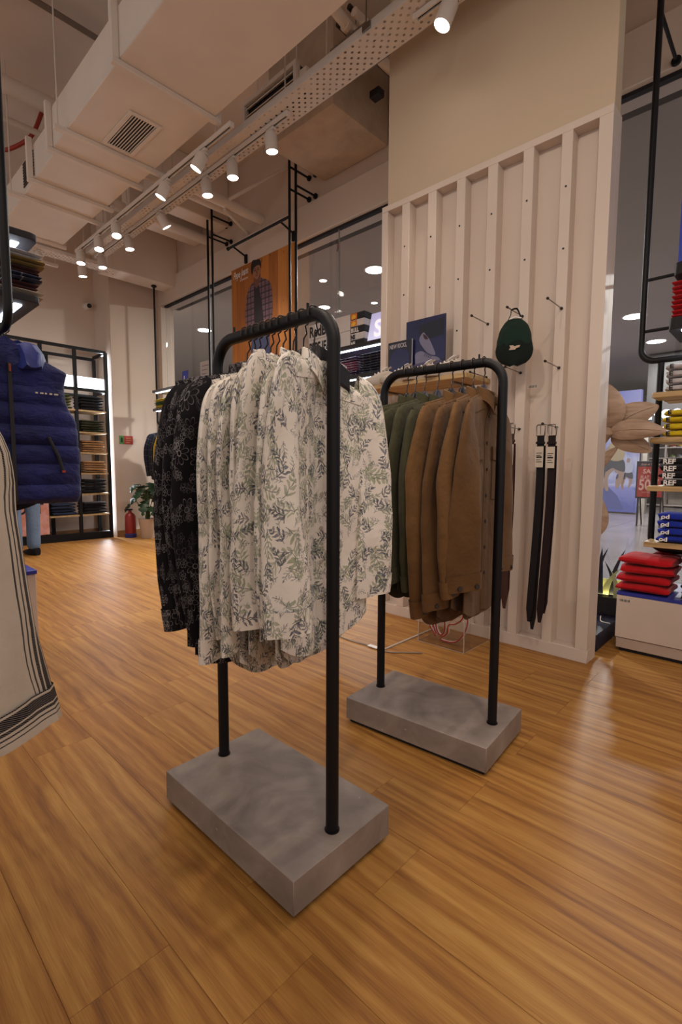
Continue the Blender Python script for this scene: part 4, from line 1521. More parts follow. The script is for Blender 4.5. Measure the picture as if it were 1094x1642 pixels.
for k in range(5):
    b = thing('cap_box', '%s flat black printed box beside the white boxes' % ORD[4 - k], 'box', (-2.93, 3.40, 2.076 + k * 0.058), 0, 'flat boxes on the upper shelf')
    obj('box_body', G().box(-0.085, 0.075, -0.07, 0.14, 0.0, 0.057), M_blackm if k % 2 == 0 else M_boxw, b, world=False, bevel=0.003)
    if k >= 3:
        obj('orange_print', G().box(-0.080, -0.01, -0.0712, -0.0703, 0.004, 0.052), M_orange, b, world=False, smooth=False)
        obj('yellow_print', G().prism([(-0.075, 0.006), (-0.03, 0.01), (-0.02, 0.03), (-0.05, 0.045), (-0.07, 0.03)], 0.0006, 'XZ', -0.0719), M_yel, b, world=False, smooth=False)
    else:
        text('lettering', ('NS', 'NS', 'BULL')[k], 0.05, M_boxw if k % 2 == 0 else M_blackp, Vector((-3.01, 3.329, 2.085 + k * 0.058)), (1, 0, 0), (0, 0, 1), b, bold=0.003, sx=0.8)
ss = thing('letter_stand', 'tilted glowing lavender plate with letter S on upper shelf', 'sign', (-2.72, 3.36, 2.077))
M_lav = NT('backlit_lavender')
_v = M_lav.coord('Object')
_z = M_lav.sep(_v)[2]
M_lav.set(Base_Color=C('b9b4d6'), Roughness=0.4)
M_lav.emit(M_lav.ramp(M_lav.m('MULTIPLY', _z, 3.6), [(0.1, C('dcd9f2')), (0.9, C('a9a4cf'))]), 0.75)
q = G()
q.M = Matrix.Rotation(-0.12, 4, 'X')
q.prism([(-0.135, 0.0), (0.11, 0.0), (0.135, 0.265), (-0.105, 0.265)], 0.012, 'XZ')
obj('plate', q, M_lav.mat, ss, world=False, bevel=0.002)
text('lettering', 'S', 0.2, glow('letter_white', (1.0, 0.93, 0.95), 0.75), (-2.78, 3.36 - 0.004 + 0.006, 2.077 + 0.06), (1, 0, 0), (0, 0.12, 0.99), ss, bold=0.004)

# shirts hanging on the far left frame, and dark ones under the shelves beside the panel
P_hang = plaid('navy_check', '111220', '1c2444', '5d5f6c', 0.075)
P_hang2 = plaid('black_check', '121117', '1b1e30', '55535e', 0.09)
F_yel2 = cloth('yellow_cotton', 'b39226')
for i, (x, m, lab) in enumerate(((-6.71, P_hang, 'navy checked shirt hanging at left end of the far left frame'), (-6.56, P_hang2, 'black checked shirt hanging second on the far left frame'), (-6.42, F_yel2, 'yellow shirt hanging on the far left frame'), (-6.28, F_navy, 'navy shirt hanging behind the yellow one, far left frame'), (-6.14, P_hang, 'last navy checked shirt hanging on the far left frame'))):
    F = Form(w=0.21, L=0.70, seed=41 + i, T=0.02, fold=0.006)
    shirt('shirt', lab, (x, YF, 1.62), pi, m, 'shirts on the far left wall frame', F, sl=0.58, res=0.5, seed=91 + i, detail=False)
    hanger('%s hanger from the left on the far left wall frame' % ORDF[i], (x, YF, 1.62), pi, F, 'hangers on the far left wall frame', rail_r=0.0135)
for i, x in enumerate((-3.1, -2.95, -2.8, -2.65, -2.5)):
    F = Form(w=0.21, L=0.70, seed=61 + i, T=0.02, fold=0.006)
    shirt('shirt', 'dark navy shirt hanging under the dark shelves, %s from the left' % ORDF[i], (x, YF, 1.62), 0, F_navy, 'dark shirts beside the panel', F, sl=0.58, res=0.5, seed=97 + i, detail=False)
    hanger('%s hanger from the left under the dark shelves' % ORDF[i], (x, YF, 1.62), 0, F, 'hangers beside the panel', rail_r=0.0135)

# poster on the window, printed flat, and the lamp bar above it
YP = 3.60
po = thing('poster', 'tall orange wood-ground poster of a man in a checked shirt', 'poster', (-4.65, YP, 1.9))
n = NT('poster_wood_print')
v = n.coord('Object')
x_, y_, z_ = n.sep(v)
pl_ = n.m('FLOOR', n.m('MULTIPLY', x_, 6.5))
wn = n.node('ShaderNodeTexWhiteNoise', noise_dimensions='1D')
n.lk(pl_, wn.inputs['W'])
gr = n.noise(n.mapping(v, scale=(14, 1, 0.9)), 3.0, 4)
tn = n.m('ADD', n.m('MULTIPLY', wn.outputs[0], 0.5), n.m('MULTIPLY', gr, 0.5))
col = n.ramp(tn, [(0.2, C('96561f')), (0.5, C('ba722d')), (0.8, C('cf8a3f'))])
ln_ = n.m('LESS_THAN', n.m('FRACT', n.m('MULTIPLY', x_, 6.5)), 0.03)
kn = n.m('GREATER_THAN', n.noise(n.mapping(v, scale=(7, 1, 3)), 2.0, 1), 0.745)
n.set(Base_Color=n.mix(n.m('MAXIMUM', n.m('MULTIPLY', ln_, 0.5), n.m('MULTIPLY', kn, 0.6)), col, C('5d2c10')), Roughness=0.5)
M_poster = n.mat
px0, px1, pz0, pz1 = -5.215, -4.075, 1.86, 3.38
obj('poster_sheet', G().box(px0, px1, YP, YP + 0.012, pz0, pz1), M_poster, po, smooth=False)


def print_poly(name, pts, mat, par, y, smooth=True, n=3, th=0.0006):
    p = [(q.x, q.y) for q in spline([(a, b, 0) for a, b in pts], n, loop=True)] if smooth else pts
    return obj(name, G().prism(p, th, 'XZ', y - th), mat, par, smooth=False)


M_jeanp = simple('print_jeans', '3d4468', 0.6)
n = NT('print_plaid')
v = n.coord('Object')
x_, y_, z_ = n.sep(v)
c0 = C('7d5f68')
for ax in (x_, z_):
    f = n.m('FRACT', n.m('MULTIPLY', ax, 15.0))
    c0 = n.mix(n.m('MULTIPLY', band(n, f, 0.3, 0.16), 0.75), c0, C('231d2c'))
    c0 = n.mix(n.m('MULTIPLY', band(n, f, 0.75, 0.05), 0.5), c0, C('3a2e40'))
n.set(Base_Color=c0, Roughness=0.6)
M_plaidp = n.mat
M_skinp = simple('print_skin', '9b6a50', 0.6, var=0.15, vs=9)
M_skind = simple('print_skin_dark', '6d4434', 0.6, var=0.1)
M_hairp = simple('print_hair', '1d1416', 0.6)
M_teep = simple('print_tee', '241f27', 0.6)
M_lip = simple('print_lip', '7d4038', 0.6)
y0 = YP - 0.0002
print_poly('print_jeans', [(-4.83, 2.20), (-4.84, 2.40), (-4.79, 2.62), (-4.74, 2.70), (-4.55, 2.68), (-4.50, 2.52), (-4.48, 2.2), (-4.50, 1.88), (-4.80, 1.88)], M_jeanp, po, y0)
print_poly('print_neck', [(-4.768, 3.22), (-4.658, 3.22), (-4.66, 3.14), (-4.69, 3.09), (-4.728, 3.06), (-4.763, 3.08)], M_skind, po, y0 - 0.0007)
print_poly('print_shirt', [(-4.776, 3.15), (-4.86, 3.095), (-4.905, 3.02), (-4.935, 2.853), (-4.93, 2.68), (-4.86, 2.645), (-4.778, 2.645), (-4.70, 2.67), (-4.611, 2.662), (-4.556, 2.665), (-4.45, 2.68), (-4.435, 2.829), (-4.45, 3.00), (-4.498, 3.095), (-4.60, 3.14), (-4.655, 3.165), (-4.673, 3.10), (-4.728, 3.07), (-4.765, 3.09)], M_plaidp, po, y0 - 0.0014, n=2)
print_poly('print_tee', [(-4.765, 3.085), (-4.728, 3.062), (-4.675, 3.085), (-4.655, 2.99), (-4.62, 2.85), (-4.597, 2.66), (-4.68, 2.64), (-4.765, 2.65), (-4.772, 2.82)], M_teep, po, y0 - 0.0021, n=2)
print_poly('print_face', [(-4.787, 3.30), (-4.76, 3.33), (-4.70, 3.335), (-4.652, 3.31), (-4.645, 3.25), (-4.668, 3.19), (-4.705, 3.160), (-4.755, 3.185), (-4.782, 3.24)], M_skinp, po, y0 - 0.0021)
print_poly('print_hair', [(-4.805, 3.235), (-4.822, 3.32), (-4.79, 3.385), (-4.72, 3.372 + 0.004), (-4.66, 3.365), (-4.63, 3.31), (-4.638, 3.26), (-4.655, 3.295), (-4.70, 3.31), (-4.765, 3.295), (-4.785, 3.255)], M_hairp, po, y0 - 0.0029)
for ex in (-4.745, -4.688):
    print_poly('print_eye', [(ex - 0.018, 3.262), (ex, 3.270), (ex + 0.018, 3.264), (ex, 3.256)], M_hairp, po, y0 - 0.0029)
    print_poly('print_brow', [(ex - 0.024, 3.281), (ex, 3.288), (ex + 0.022, 3.283), (ex, 3.281)], M_hairp, po, y0 - 0.0029)
print_poly('print_nose', [(-4.717, 3.265), (-4.700, 3.228), (-4.722, 3.220), (-4.728, 3.232)], M_skind, po, y0 - 0.0029)
print_poly('print_mouth', [(-4.742, 3.203), (-4.715, 3.208), (-4.690, 3.204), (-4.715, 3.195)], M_lip, po, y0 - 0.0029)
print_poly('print_hand', [(-4.60, 2.66), (-4.55, 2.69), (-4.51, 2.655), (-4.53, 2.60), (-4.575, 2.605)], M_skinp, po, y0 - 0.0029)
text('lettering', 'Pepe Jeans', 0.115, M_white, (-5.175, YP - 0.0008, 3.262), (1, 0, 0.05), (0, 0, 1), po, shear=0.35, sx=0.62, bold=0.001)
text('lettering', 'LONDON', 0.032, M_white, (-5.04, YP - 0.0008, 3.215), (1, 0, 0), (0, 0, 1), po, sx=1.1)
lb = thing('picture_rail', 'black tube rail with two wall brackets above the poster', 'rail', (-4.56, 3.47, 3.56))
obj('rail_tube', G().cyl((-5.06, 3.46, 3.555), (-3.99, 3.46, 3.555), 0.014, n=12), M_black, lb)
obj('end_knob', G().cyl((-5.085, 3.46, 3.555), (-5.06, 3.46, 3.555), 0.02, n=12), M_black, lb, bevel=0.003)
for bx_ in (-4.98, -4.13):
    obj('bracket_arm', G().tube([(bx_, 3.46, 3.555), (bx_, 3.635, 3.50)], 0.010, 10), M_black, lb)
    obj('bracket_plate', G().box(bx_ - 0.02, bx_ + 0.02, 3.63, 3.654, 3.42, 3.52), M_black, lb, bevel=0.003)

# ------------------------------------------------------------------ peg panel: pegs, cap, belts, oak shelf with sneakers and cards
def peg(label, x, z, ln=0.19):
    p = thing('display_peg', label, 'peg', (x, PF, z))
    obj('peg_rod', G().cyl((0, -0.001, 0), (0, -ln, 0.004), 0.0028, n=8), M_steel, p, world=False)
    obj('peg_tip', G().cyl((0, -ln - 0.006, 0.0042), (0, -ln + 0.006, 0.004), 0.007, n=10), M_wire, p, world=False, bevel=0.002)
    obj('peg_socket', G().cyl((0, -0.0005, 0), (0, -0.008, 0), 0.0075, n=10), M_wire, p, world=False)
    return p


peg('bare steel peg left of the green cap', -1.36, 1.822)
peg('steel peg the green cap hangs from', -1.16, 1.824)
peg('bare steel peg right of the green cap, upper', -0.956, 1.822)
peg('bare steel peg just under the green cap', -1.16, 1.525)
peg('bare steel peg lower right of the green cap', -0.956, 1.525)
peg('bare steel peg behind the far rack rail', -1.36, 1.525)
peg('steel peg holding the pair of dark belts', -0.956, 1.222)
peg('steel peg holding belts behind the tan overshirts', -1.155, 1.222)
M_greenc = cloth('cap_green', '0d1713', wrinkle=0.3)
M_greenc2 = cloth('cap_green_top', '152a21', wrinkle=0.3)
cp = thing('baseball_cap', 'dark green baseball cap hanging by its strap on the panel', 'cap', (-1.14, 2.53, 1.63), radians(24))
q = G()
rings = []
for i in range(13):
    a = (i / 12) * pi * 0.5
    z = 0.145 * sin(a) * 1.0
    r = cos(a) ** 0.75
    ring = []
    for k in range(28):
        t = 2 * pi * k / 28
        seam = 1 - 0.02 * abs(cos(3 * t)) ** 12
        dent = 0.006 * mnoise.noise((cos(t) * 3, sin(t) * 3, i * 0.4))
        ring.append(((0.088 * r * cos(t)) * seam + dent, 0.055 * r * sin(t) * seam + dent - 0.01 * (z / 0.14), z))
    rings.append(ring)
q.loft(rings)
obj('crown', q, M_greenc2, cp, world=False)
q = G()
rings = []
for i in range(9):
    f = i / 8
    ring = []
    half = 0.093 * sqrt(max(0.0, 1 - (max(0, f - 0.25) / 0.76) ** 2.6)) * (0.90 + 0.10 * min(1, f * 3))
    for k in range(17):
        u = -1 + 2 * k / 16
        ring.append((u * half, -0.052 + 0.034 * u * u - 0.016 * f, 0.030 + 0.018 * (1 - u * u) * (1 - f) - 0.13 * f))
    back = [(p[0], p[1] + 0.006, p[2]) for p in reversed(ring)]
    rings.append(ring + back)
q.loft(rings)
obj('brim', q, M_greenc, cp, world=False)
obj('emblem', G().prism([(-0.025, -0.022), (0.005, -0.022), (0.008, -0.016), (0.025, -0.010), (0.028, 0.0), (0.012, -0.002), (0.002, -0.006), (-0.006, 0.0), (-0.024, 0.0), (-0.018, -0.01)], 0.0022, 'XZ', -0.0645), simple('emblem_beige', 'b39a86', 0.6), cp, world=False, smooth=False)
obj('strap', G().tube(spline([(-0.035, -0.02, 0.135), (-0.022, -0.012, 0.17), (-0.02, -0.005, 0.192), (0.0, 0.0, 0.199), (0.012, 0.0, 0.19), (0.03, -0.015, 0.14)], 5), 0.006, 8, flat=0.4), M_greenc, cp, world=False)
obj('white_lining', G().tube([(-0.03, -0.035, 0.138), (0.0, -0.038, 0.146), (0.03, -0.035, 0.14)], 0.004, 6), M_white, cp, world=False)
M_leather = simple('black_leather', '141013', 0.55, spec=0.25, var=0.15, bump=0.15, bs=200)
M_leatherb = simple('brown_leather', '3a1a12', 0.45, var=0.15, bump=0.15, bs=200)
M_leatherd = simple('dark_brown_leather', '1f1214', 0.55, spec=0.25, var=0.15, bump=0.15, bs=200)


def belt(label, x, y, z, L, mat, rz=0.0, sway=0.0, mat2=None, tagged=True, tail=0.0):
    b = thing('leather_belt', label, 'belt', (x, y, z), rz, 'belts on the peg panel')
    w, th = 0.018, 0.0022

    def strip(x_off, z0, z1, yo, ww=w, sw=sway, tip=True):
        rings = []
        N = 14
        for i in range(N + 1):
            f = i / N
            zz = z0 + (z1 - z0) * f
            h = ww * (1 - (max(0, f - 0.95) / 0.05) ** 2 * 0.6) if tip else ww
            cx = x_off + sw * f * f + 0.003 * sin(5 * f)
            yy = yo + 0.004 * sin(4 * f + 1)
            rings.append([(cx - h, yy - th, zz), (cx + h, yy - th, zz), (cx + h, yy + th, zz), (cx - h, yy + th, zz)])
        return G().loft(rings)
    obj('strap', strip(0, -0.05, -L, 0.0), mat, b, world=False, bevel=0.0006)
    obj('strap_end', strip(0.006, -0.10, -L + 0.05 + tail, 0.007, w * 0.95, sway * 0.5), mat2 or mat, b, world=False, bevel=0.0006)
    obj('buckle', G().tube([(-0.02, 0, -0.05), (-0.022, 0, -0.005), (-0.016, 0, 0.004), (0.016, 0, 0.004), (0.022, 0, -0.005), (0.02, 0, -0.05)], 0.0032, 8, loop=True), M_steel, b, world=False)
    obj('buckle_pin', G().cyl((0, -0.003, 0.004), (0, -0.004, -0.045), 0.0022, n=6), M_steel, b, world=False)
    obj('keeper', G().box(-0.021, 0.021, -0.006, 0.010, -0.092, -0.080), mat, b, world=False, bevel=0.001)
    if tagged:
        tg = obj('price_tag', G().box(-0.021, 0.021, -0.0105, -0.0095, -0.21, -0.105), M_tag, b, world=False, smooth=False)
        for k in range(5):
            obj('printed_line', G().box(-0.014, 0.014 - 0.006 * (k % 2), -0.0112, -0.0106, -0.14 - k * 0.011, -0.137 - k * 0.011 + (0.004 if k == 2 else 0)), M_wire, tg, world=False, smooth=False)
    return b


belt('black leather belt hanging left on the right-hand peg', -0.985, 2.53, 1.222, 1.02, M_leather, sway=-0.02, tail=-0.09)
belt('dark brown leather belt hanging right on the right-hand peg', -0.918, 2.50, 1.218, 1.0, M_leatherd, sway=-0.02)
for i, (dx, m, t_) in enumerate(((-0.055, M_leather, False), (-0.02, M_leather, False), (0.018, M_leatherb, True))):
    belt('%s belt from the left on the peg behind the overshirts' % ORDF[i], -1.145 + dx, 2.52 - 0.012 * i, 1.235, 0.98, m, tagged=t_)
bs = tag(obj('barcode_sticker', G().box(-1.115, -1.065, PF - 0.0012, PF - 0.0003, 1.437, 1.452), M_tag, smooth=False), 'small barcode sticker on the panel under the green cap', 'sticker')
for k in range(9):
    obj('printed_bar', G().box(-1.112 + k * 0.005, -1.112 + k * 0.005 + (0.003 if k % 3 else 0.0015), PF - 0.0016, PF - 0.0013, 1.438, 1.451), M_blackp, bs, smooth=False)
n = cloth
sh = thing('oak_shelf', 'light oak shelf on the peg panel carrying white sneakers', 'shelf', (-1.69, 2.52, 1.495))
obj('shelf_board', G().box(-2.055, -1.335, 2.385, 2.663, 1.488, 1.513), M_oak, sh, bevel=0.002)
for bx_ in (-1.955, -1.458):
    obj('shelf_bracket', G().box(bx_ - 0.012, bx_ + 0.012, 2.46, 2.664, 1.476, 1.4875), M_steel, sh, bevel=0.001)
M_navyp = simple('print_navy', '191a48', 0.35, var=0.25, vs=4)
M_darkp = simple('print_dark_navy', '100f22', 0.35, var=0.2)
M_shoep = simple('print_shoe', '77748c', 0.5, var=0.1, vs=12)
M_shoepd = simple('print_shoe_shade', '4d4a68', 0.5)
b1 = thing('display_board', 'large navy board printed with white sneakers, leaning on the panel', 'picture', (-1.74, 2.60, 1.514))
q = G()
obj('board', G().box(-1.885, -1.60, 2.605, 2.613, 1.5135, 1.92), M_navyp, b1, bevel=0.001)
yb = 2.6048
print_poly('print_shadow', [(-1.79, 1.88), (-1.61, 1.90), (-1.61, 1.80), (-1.78, 1.79)], M_darkp, b1, yb, smooth=False)
print_poly('print_shadow', [(-1.87, 1.53), (-1.61, 1.53), (-1.61, 1.66), (-1.86, 1.64)], M_darkp, b1, yb, smooth=False)
print_poly('print_sneaker', [(-1.757, 1.835), (-1.735, 1.815), (-1.715, 1.793), (-1.69, 1.75), (-1.665, 1.69), (-1.70, 1.695), (-1.738, 1.723), (-1.785, 1.792)], M_shoep, b1, yb - 0.0008)
print_poly('print_opening', [(-1.757, 1.825), (-1.735, 1.812), (-1.72, 1.79), (-1.745, 1.795)], simple('print_maroon', '3a1a22', 0.5), b1, yb - 0.0016)
print_poly('print_sneaker', [(-1.81, 1.715), (-1.78, 1.725), (-1.754, 1.72), (-1.704, 1.69), (-1.648, 1.672), (-1.632, 1.648), (-1.671, 1.636), (-1.795, 1.64), (-1.812, 1.68)], M_shoep, b1, yb - 0.0016)
print_poly('print_sole', [(-1.812, 1.652), (-1.63, 1.652), (-1.64, 1.634), (-1.805, 1.632)], M_shoepd, b1, yb - 0.0024)
for k in range(4):
    obj('print_lace', G().prism([(-1.735 + k * 0.014, 1.712 - k * 0.006), (-1.729 + k * 0.014, 1.71 - k * 0.006), (-1.742 + k * 0.014, 1.69 - k * 0.006), (-1.748 + k * 0.014, 1.692 - k * 0.006)], 0.0006, 'XZ', yb - 0.003), M_shoepd, b1, smooth=False)
b2 = thing('display_board', 'small navy board reading NEW KICKS in front of the large one', 'picture', (-1.918, 2.585, 1.514))
obj('board', G().box(-2.011, -1.825, 2.585, 2.591, 1.5135, 1.808), M_darkp, b2, bevel=0.001)
obj('board_edge', G().box(-1.825, -1.8245, 2.5845, 2.5915, 1.5135, 1.808), M_white, b2, smooth=False)
text('lettering', 'NEW KICKS,', 0.0372, simple('print_pale', 'b7adb0', 0.5), (-2.0, 2.5843, 1.767), (1, 0, 0), (0, 0, 1), b2, sx=0.66, bold=0.0006)
print_poly('print_navy_patch', [(-1.996, 1.579), (-1.861, 1.579), (-1.851, 1.724), (-1.923, 1.760), (-1.985, 1.724)], M_navyp, b2, 2.5848)
print_poly('print_sneaker', [(-1.949, 1.620), (-1.934, 1.626), (-1.923, 1.589), (-1.923, 1.548), (-1.965, 1.548)], M_shoep, b2, 2.5840)

# sneaker: sole, upper, tongue, laces
M_sneak = simple('white_leather', 'b9ac9f', 0.5, var=0.04, vs=20)
M_sole = simple('white_rubber', 'a99c8f', 0.6, var=0.03)


def sneaker(label, loc, rz, group=None, mat=None, simple_=False, msole=None):
    t = thing('sneaker', label, 'shoe', loc, rz, group)
    # toe towards +X, length 0.285
    outline = [(-0.14, 0.0), (-0.132, 0.026), (-0.10, 0.034), (-0.03, 0.032), (0.04, 0.042), (0.095, 0.043), (0.13, 0.030), (0.145, 0.004), (0.13, -0.024), (0.09, -0.038), (0.03, -0.036), (-0.04, -0.030), (-0.10, -0.032), (-0.132, -0.025)]
    o = [(p.x, p.y) for p in spline([(a, b, 0) for a, b in outline], 3, loop=True)]
    q = G()
    q.loft([[(x * 0.98, y * 0.96, 0.0) for x, y in o], [(x, y, 0.006) for x, y in o], [(x, y, 0.026) for x, y in o], [(x * 0.98, y * 0.93, 0.030) for x, y in o]])
    obj('sole', q, msole or M_sole, t, world=False)

    def hgt(x):
        pts = [(-0.145, 0.092), (-0.11, 0.088), (-0.06, 0.078), (-0.02, 0.092), (0.03, 0.078), (0.075, 0.058), (0.115, 0.046), (0.145, 0.032)]
        for (a, ha), (b, hb) in zip(pts, pts[1:]):
            if x <= b:
                f = (x - a) / (b - a)
                return ha + (hb - ha) * f
        return 0.03
    q = G()
    rings = []
    for i in range(9):
        f = i / 8
        ring = []
        for x, y in o:
            h = hgt(x)
            sh_ = (1 - 0.55 * f ** 2.2) if x > -0.02 else (1 - 0.30 * f ** 1.5)
            if f > 0.85 and x > 0.0:
                sh_ *= 0.55
            xx = x * 0.975 if x < 0 else x * (0.975 - 0.10 * f ** 2)
            ring.append((xx, y * 0.95 * sh_, 0.026 + (h - 0.026) * sin(f * pi / 2)))
        rings.append(ring)
    rings.append([(p[0] * 0.93 - 0.004, p[1] * 0.72, p[2] - 0.012) for p in rings[-1]])
    rings.append([(p[0] * 0.88 - 0.006, p[1] * 0.55, max(0.035, p[2] - 0.035)) for p in rings[-2]])
    q.loft(rings)
    obj('upper', q, mat or M_sneak, t, world=False)
    if simple_:
        return t
    q = G()
    q.loft([[(0.055 - 0.1 * f, -0.016 - 0.005 * f, 0.066 + 0.05 * f), (0.055 - 0.1 * f, 0.016 + 0.005 * f, 0.066 + 0.05 * f), (0.05 - 0.1 * f, 0.015, 0.060 + 0.047 * f), (0.05 - 0.1 * f, -0.015, 0.060 + 0.047 * f)] for f in (0, 0.35, 0.7, 1.0)])
    obj('tongue', q, mat or M_sneak, t, world=False)
    for k in range(5):
        x = 0.058 - k * 0.02
        z = hgt(x) + 0.004
        obj('lace', G().tube(spline([(x, -0.022, z - 0.008), (x - 0.004, -0.008, z + 0.004), (x - 0.006, 0.008, z + 0.004), (x - 0.008, 0.022, z - 0.008)], 3), 0.0032, 6), M_white, t, world=False)
    obj('lace_bow', G().tube(spline([(-0.03, 0.0, 0.104), (-0.02, -0.022, 0.108), (0.0, -0.026, 0.092), (-0.03, 0.0, 0.104), (-0.02, 0.022, 0.110), (0.01, 0.022, 0.092), (-0.03, 0.0, 0.104)], 4), 0.0028, 6), M_white, t, world=False)
    return t


sneaker('white sneaker on the oak shelf, at its left end', (-1.945, 2.455, 1.5145), pi + 0.68, 'white sneakers on the oak shelf')
sneaker('white sneaker on the oak shelf, second from left', (-1.79, 2.455, 1.5145), pi + 0.72, 'white sneakers on the oak shelf')
sneaker('white sneaker on the oak shelf, third from left', (-1.63, 2.46, 1.5145), pi + 0.68, 'white sneakers on the oak shelf')
sneaker('white sneaker on the oak shelf, at its right end', (-1.475, 2.455, 1.5145), pi + 0.70, 'white sneakers on the oak shelf')

# clear acrylic box with a neon emblem on the floor in front of the panel
nb = thing('neon_display', 'clear acrylic box with red neon emblem on floor by panel', 'neon sign', (-1.43, 2.48, 0))
for (a, b, c, d) in ((-1.585, -1.285, 2.355, 2.36), (-1.585, -1.58, 2.361, 2.64), (-1.29, -1.285, 2.361, 2.64)):
    obj('acrylic_panel', G().box(a, b, c, d, 0.0, 0.36), M_acrylic, nb, smooth=False)
obj('acrylic_panel', G().box(-1.579, -1.291, 2.361, 2.64, 0.001, 0.005), M_acrylic, nb, smooth=False)
M_acedge = simple('acrylic_edge', 'b5a99f', 0.3, var=0.02)
for ex in (-1.5825, -1.2875):
    obj('bright_edge', G().box(ex - 0.0026, ex + 0.0026, 2.3535, 2.3548, 0.0, 0.36), M_acedge, nb, smooth=False)
obj('bright_edge', G().box(-1.5795, -1.2905, 2.3535, 2.3548, 0.0, 0.003), M_acedge, nb, smooth=False)
obj('bright_edge', G().box(-1.586, -1.5852, 2.361, 2.64, 0.0, 0.003), M_acedge, nb, smooth=False)
obj('bright_edge', G().box(-1.2848, -1.284, 2.361, 2.64, 0.0, 0.003), M_acedge, nb, smooth=False)
M_neon = simple('red_neon_tube', 'a8222a', 0.3, var=0.02)
strokes = [[(-1.60, 0.20), (-1.618, 0.145), (-1.612, 0.085), (-1.566, 0.028)], [(-1.575, 0.20), (-1.593, 0.127), (-1.579, 0.071), (-1.563, 0.041)],
           [(-1.56, 0.171), (-1.569, 0.115), (-1.558, 0.059), (-1.533, 0.040), (-1.511, 0.07), (-1.51, 0.128), (-1.518, 0.18), (-1.54, 0.20)],
           [(-1.397, 0.221), (-1.365, 0.168), (-1.376, 0.102), (-1.419, 0.035), (-1.472, 0.012), (-1.537, 0.016), (-1.492, 0.058), (-1.484, 0.109), (-1.439, 0.127), (-1.396, 0.169)],
           [(-1.505, 0.20), (-1.49, 0.149), (-1.467, 0.142), (-1.431, 0.178), (-1.422, 0.212), (-1.433, 0.234)]]
for i, s_ in enumerate(strokes):
    P = [(x + 0.055, 2.43, z) for x, z in s_]
    Q = [(x + 0.058, 2.4365, z + 0.001) for x, z in s_]
    obj('neon_tube', G().tube(spline(P, 6, loop=(i == 3)), 0.0042, 8, loop=(i == 3)), M_neon, nb)
    obj('neon_backing', G().tube(spline(Q, 6, loop=(i == 3)), 0.0052, 6, loop=(i == 3)), M_white, nb)
obj('backing_plate', G().box(-1.572, -1.298, 2.442, 2.446, 0.0055, 0.30), M_acrylic, nb, smooth=False)
ca = thing('power_cable', 'thin grey cable with a white tag lying by far rack', 'cable', (-1.75, 2.07, 0))
obj('cable', G().tube(spline([(-2.2, 2.12, 0.004), (-1.9, 2.075, 0.004), (-1.72, 2.085, 0.004), (-1.6, 2.08, 0.004), (-1.52, 2.14, 0.004), (-1.45, 2.2, 0.004)], 5), 0.0035, 6), simple('cable_grey', '8d8178', 0.5), ca)
obj('cable_tag', G().cbox((-1.70, 2.085, 0.006), (0.07, 0.03, 0.004)), M_white, ca, bevel=0.001)
ac = tag(obj('acrylic_strip', G().box(-1.64, -1.628, 2.10, 2.58, 0.0, 0.006), M_acedge, smooth=False), 'pale acrylic strip on the floor left of the neon box', 'strip')


# ------------------------------------------------------------------ right side: window display
fr = u_frame('black tube frame in the right window carrying lit shelves', -0.705, 0.75, 3.20, 1.60, 4.25, 4.25, r=0.0165, R=0.07, rungs=(2.04, 1.765), standoffs=((-0.705, 3.42), (0.75, 3.42)), wall_y=3.655)
led_shelf('upper black shelf with rounded corner in the right window frame', -0.545, 0.62, 3.03, 3.38, 2.045, th=0.06, mat=M_blackm, rad=0.035, leds=(-0.2, 0.5))
led_shelf('lower black shelf with light strip in the right window frame', -0.555, 0.62, 3.03, 3.38, 1.775, th=0.06, mat=M_blackm, rad=0.035, leds=(-0.50, 0.55))
stack(4, (-0.42, 3.18, 1.776), 0, 0.25, 0.26, 0.048, [F_red], 'red folded tee', 'on the lit shelf of the right window frame', seed=12)
stack(4, (-0.14, 3.18, 1.776), 0, 0.25, 0.26, 0.048, [F_dred], 'dark red folded tee', 'right of the red tees on the lit shelf', seed=13)
bn = thing('hanging_banner', 'blue banner hanging high at the right edge', 'banner', (-0.30, 3.45, 2.1))
obj('banner_sheet', G().box(-0.60, 0.0, 3.45, 3.456, 2.17, 3.05), simple('banner_blue', '2a48c0', 0.5, var=0.03), bn, smooth=False)
obj('banner_rod', G().cyl((-0.62, 3.453, 3.06), (0.02, 3.453, 3.06), 0.008, n=8), M_black, bn)
for xx in (-0.55, -0.05):
    obj('banner_wire', G().cyl((xx, 3.453, 3.06), (xx, 3.453, Z_CEIL), 0.0012, n=6), M_wire, bn)
# lower frame with oak shelves
lf = thing('display_rack', 'lower black tube frame with four oak shelves in right window', 'shelf unit', (0.0, 3.20, 0.56))
LX0, LX1, LY = -0.605, 0.66, 3.20
R_ = 0.07
path = [(LX0, LY, 1.585), (LX0, LY, 1.1)] + arc((LX0 + R_, 0.56 + R_), R_, pi, 1.5 * pi, 8, 'XZ', LY) + arc((LX1 - R_, 0.56 + R_), R_, 1.5 * pi, 2 * pi, 8, 'XZ', LY) + [(LX1, LY, 1.1), (LX1, LY, 1.585)]
obj('frame_tube', G().tube(path, 0.0165, 12, up=(0, 1, 0)), M_black, lf)
for zz in (1.405, 1.172, 0.917, 0.618):
    obj('oak_board', G().box(-0.605, 0.64, 3.03, 3.182, zz - 0.028, zz), M_oak, lf, bevel=0.002)
    obj('board_back', G().box(-0.585, 0.64, 3.219, 3.36, zz - 0.028, zz), M_oak, lf, bevel=0.002)


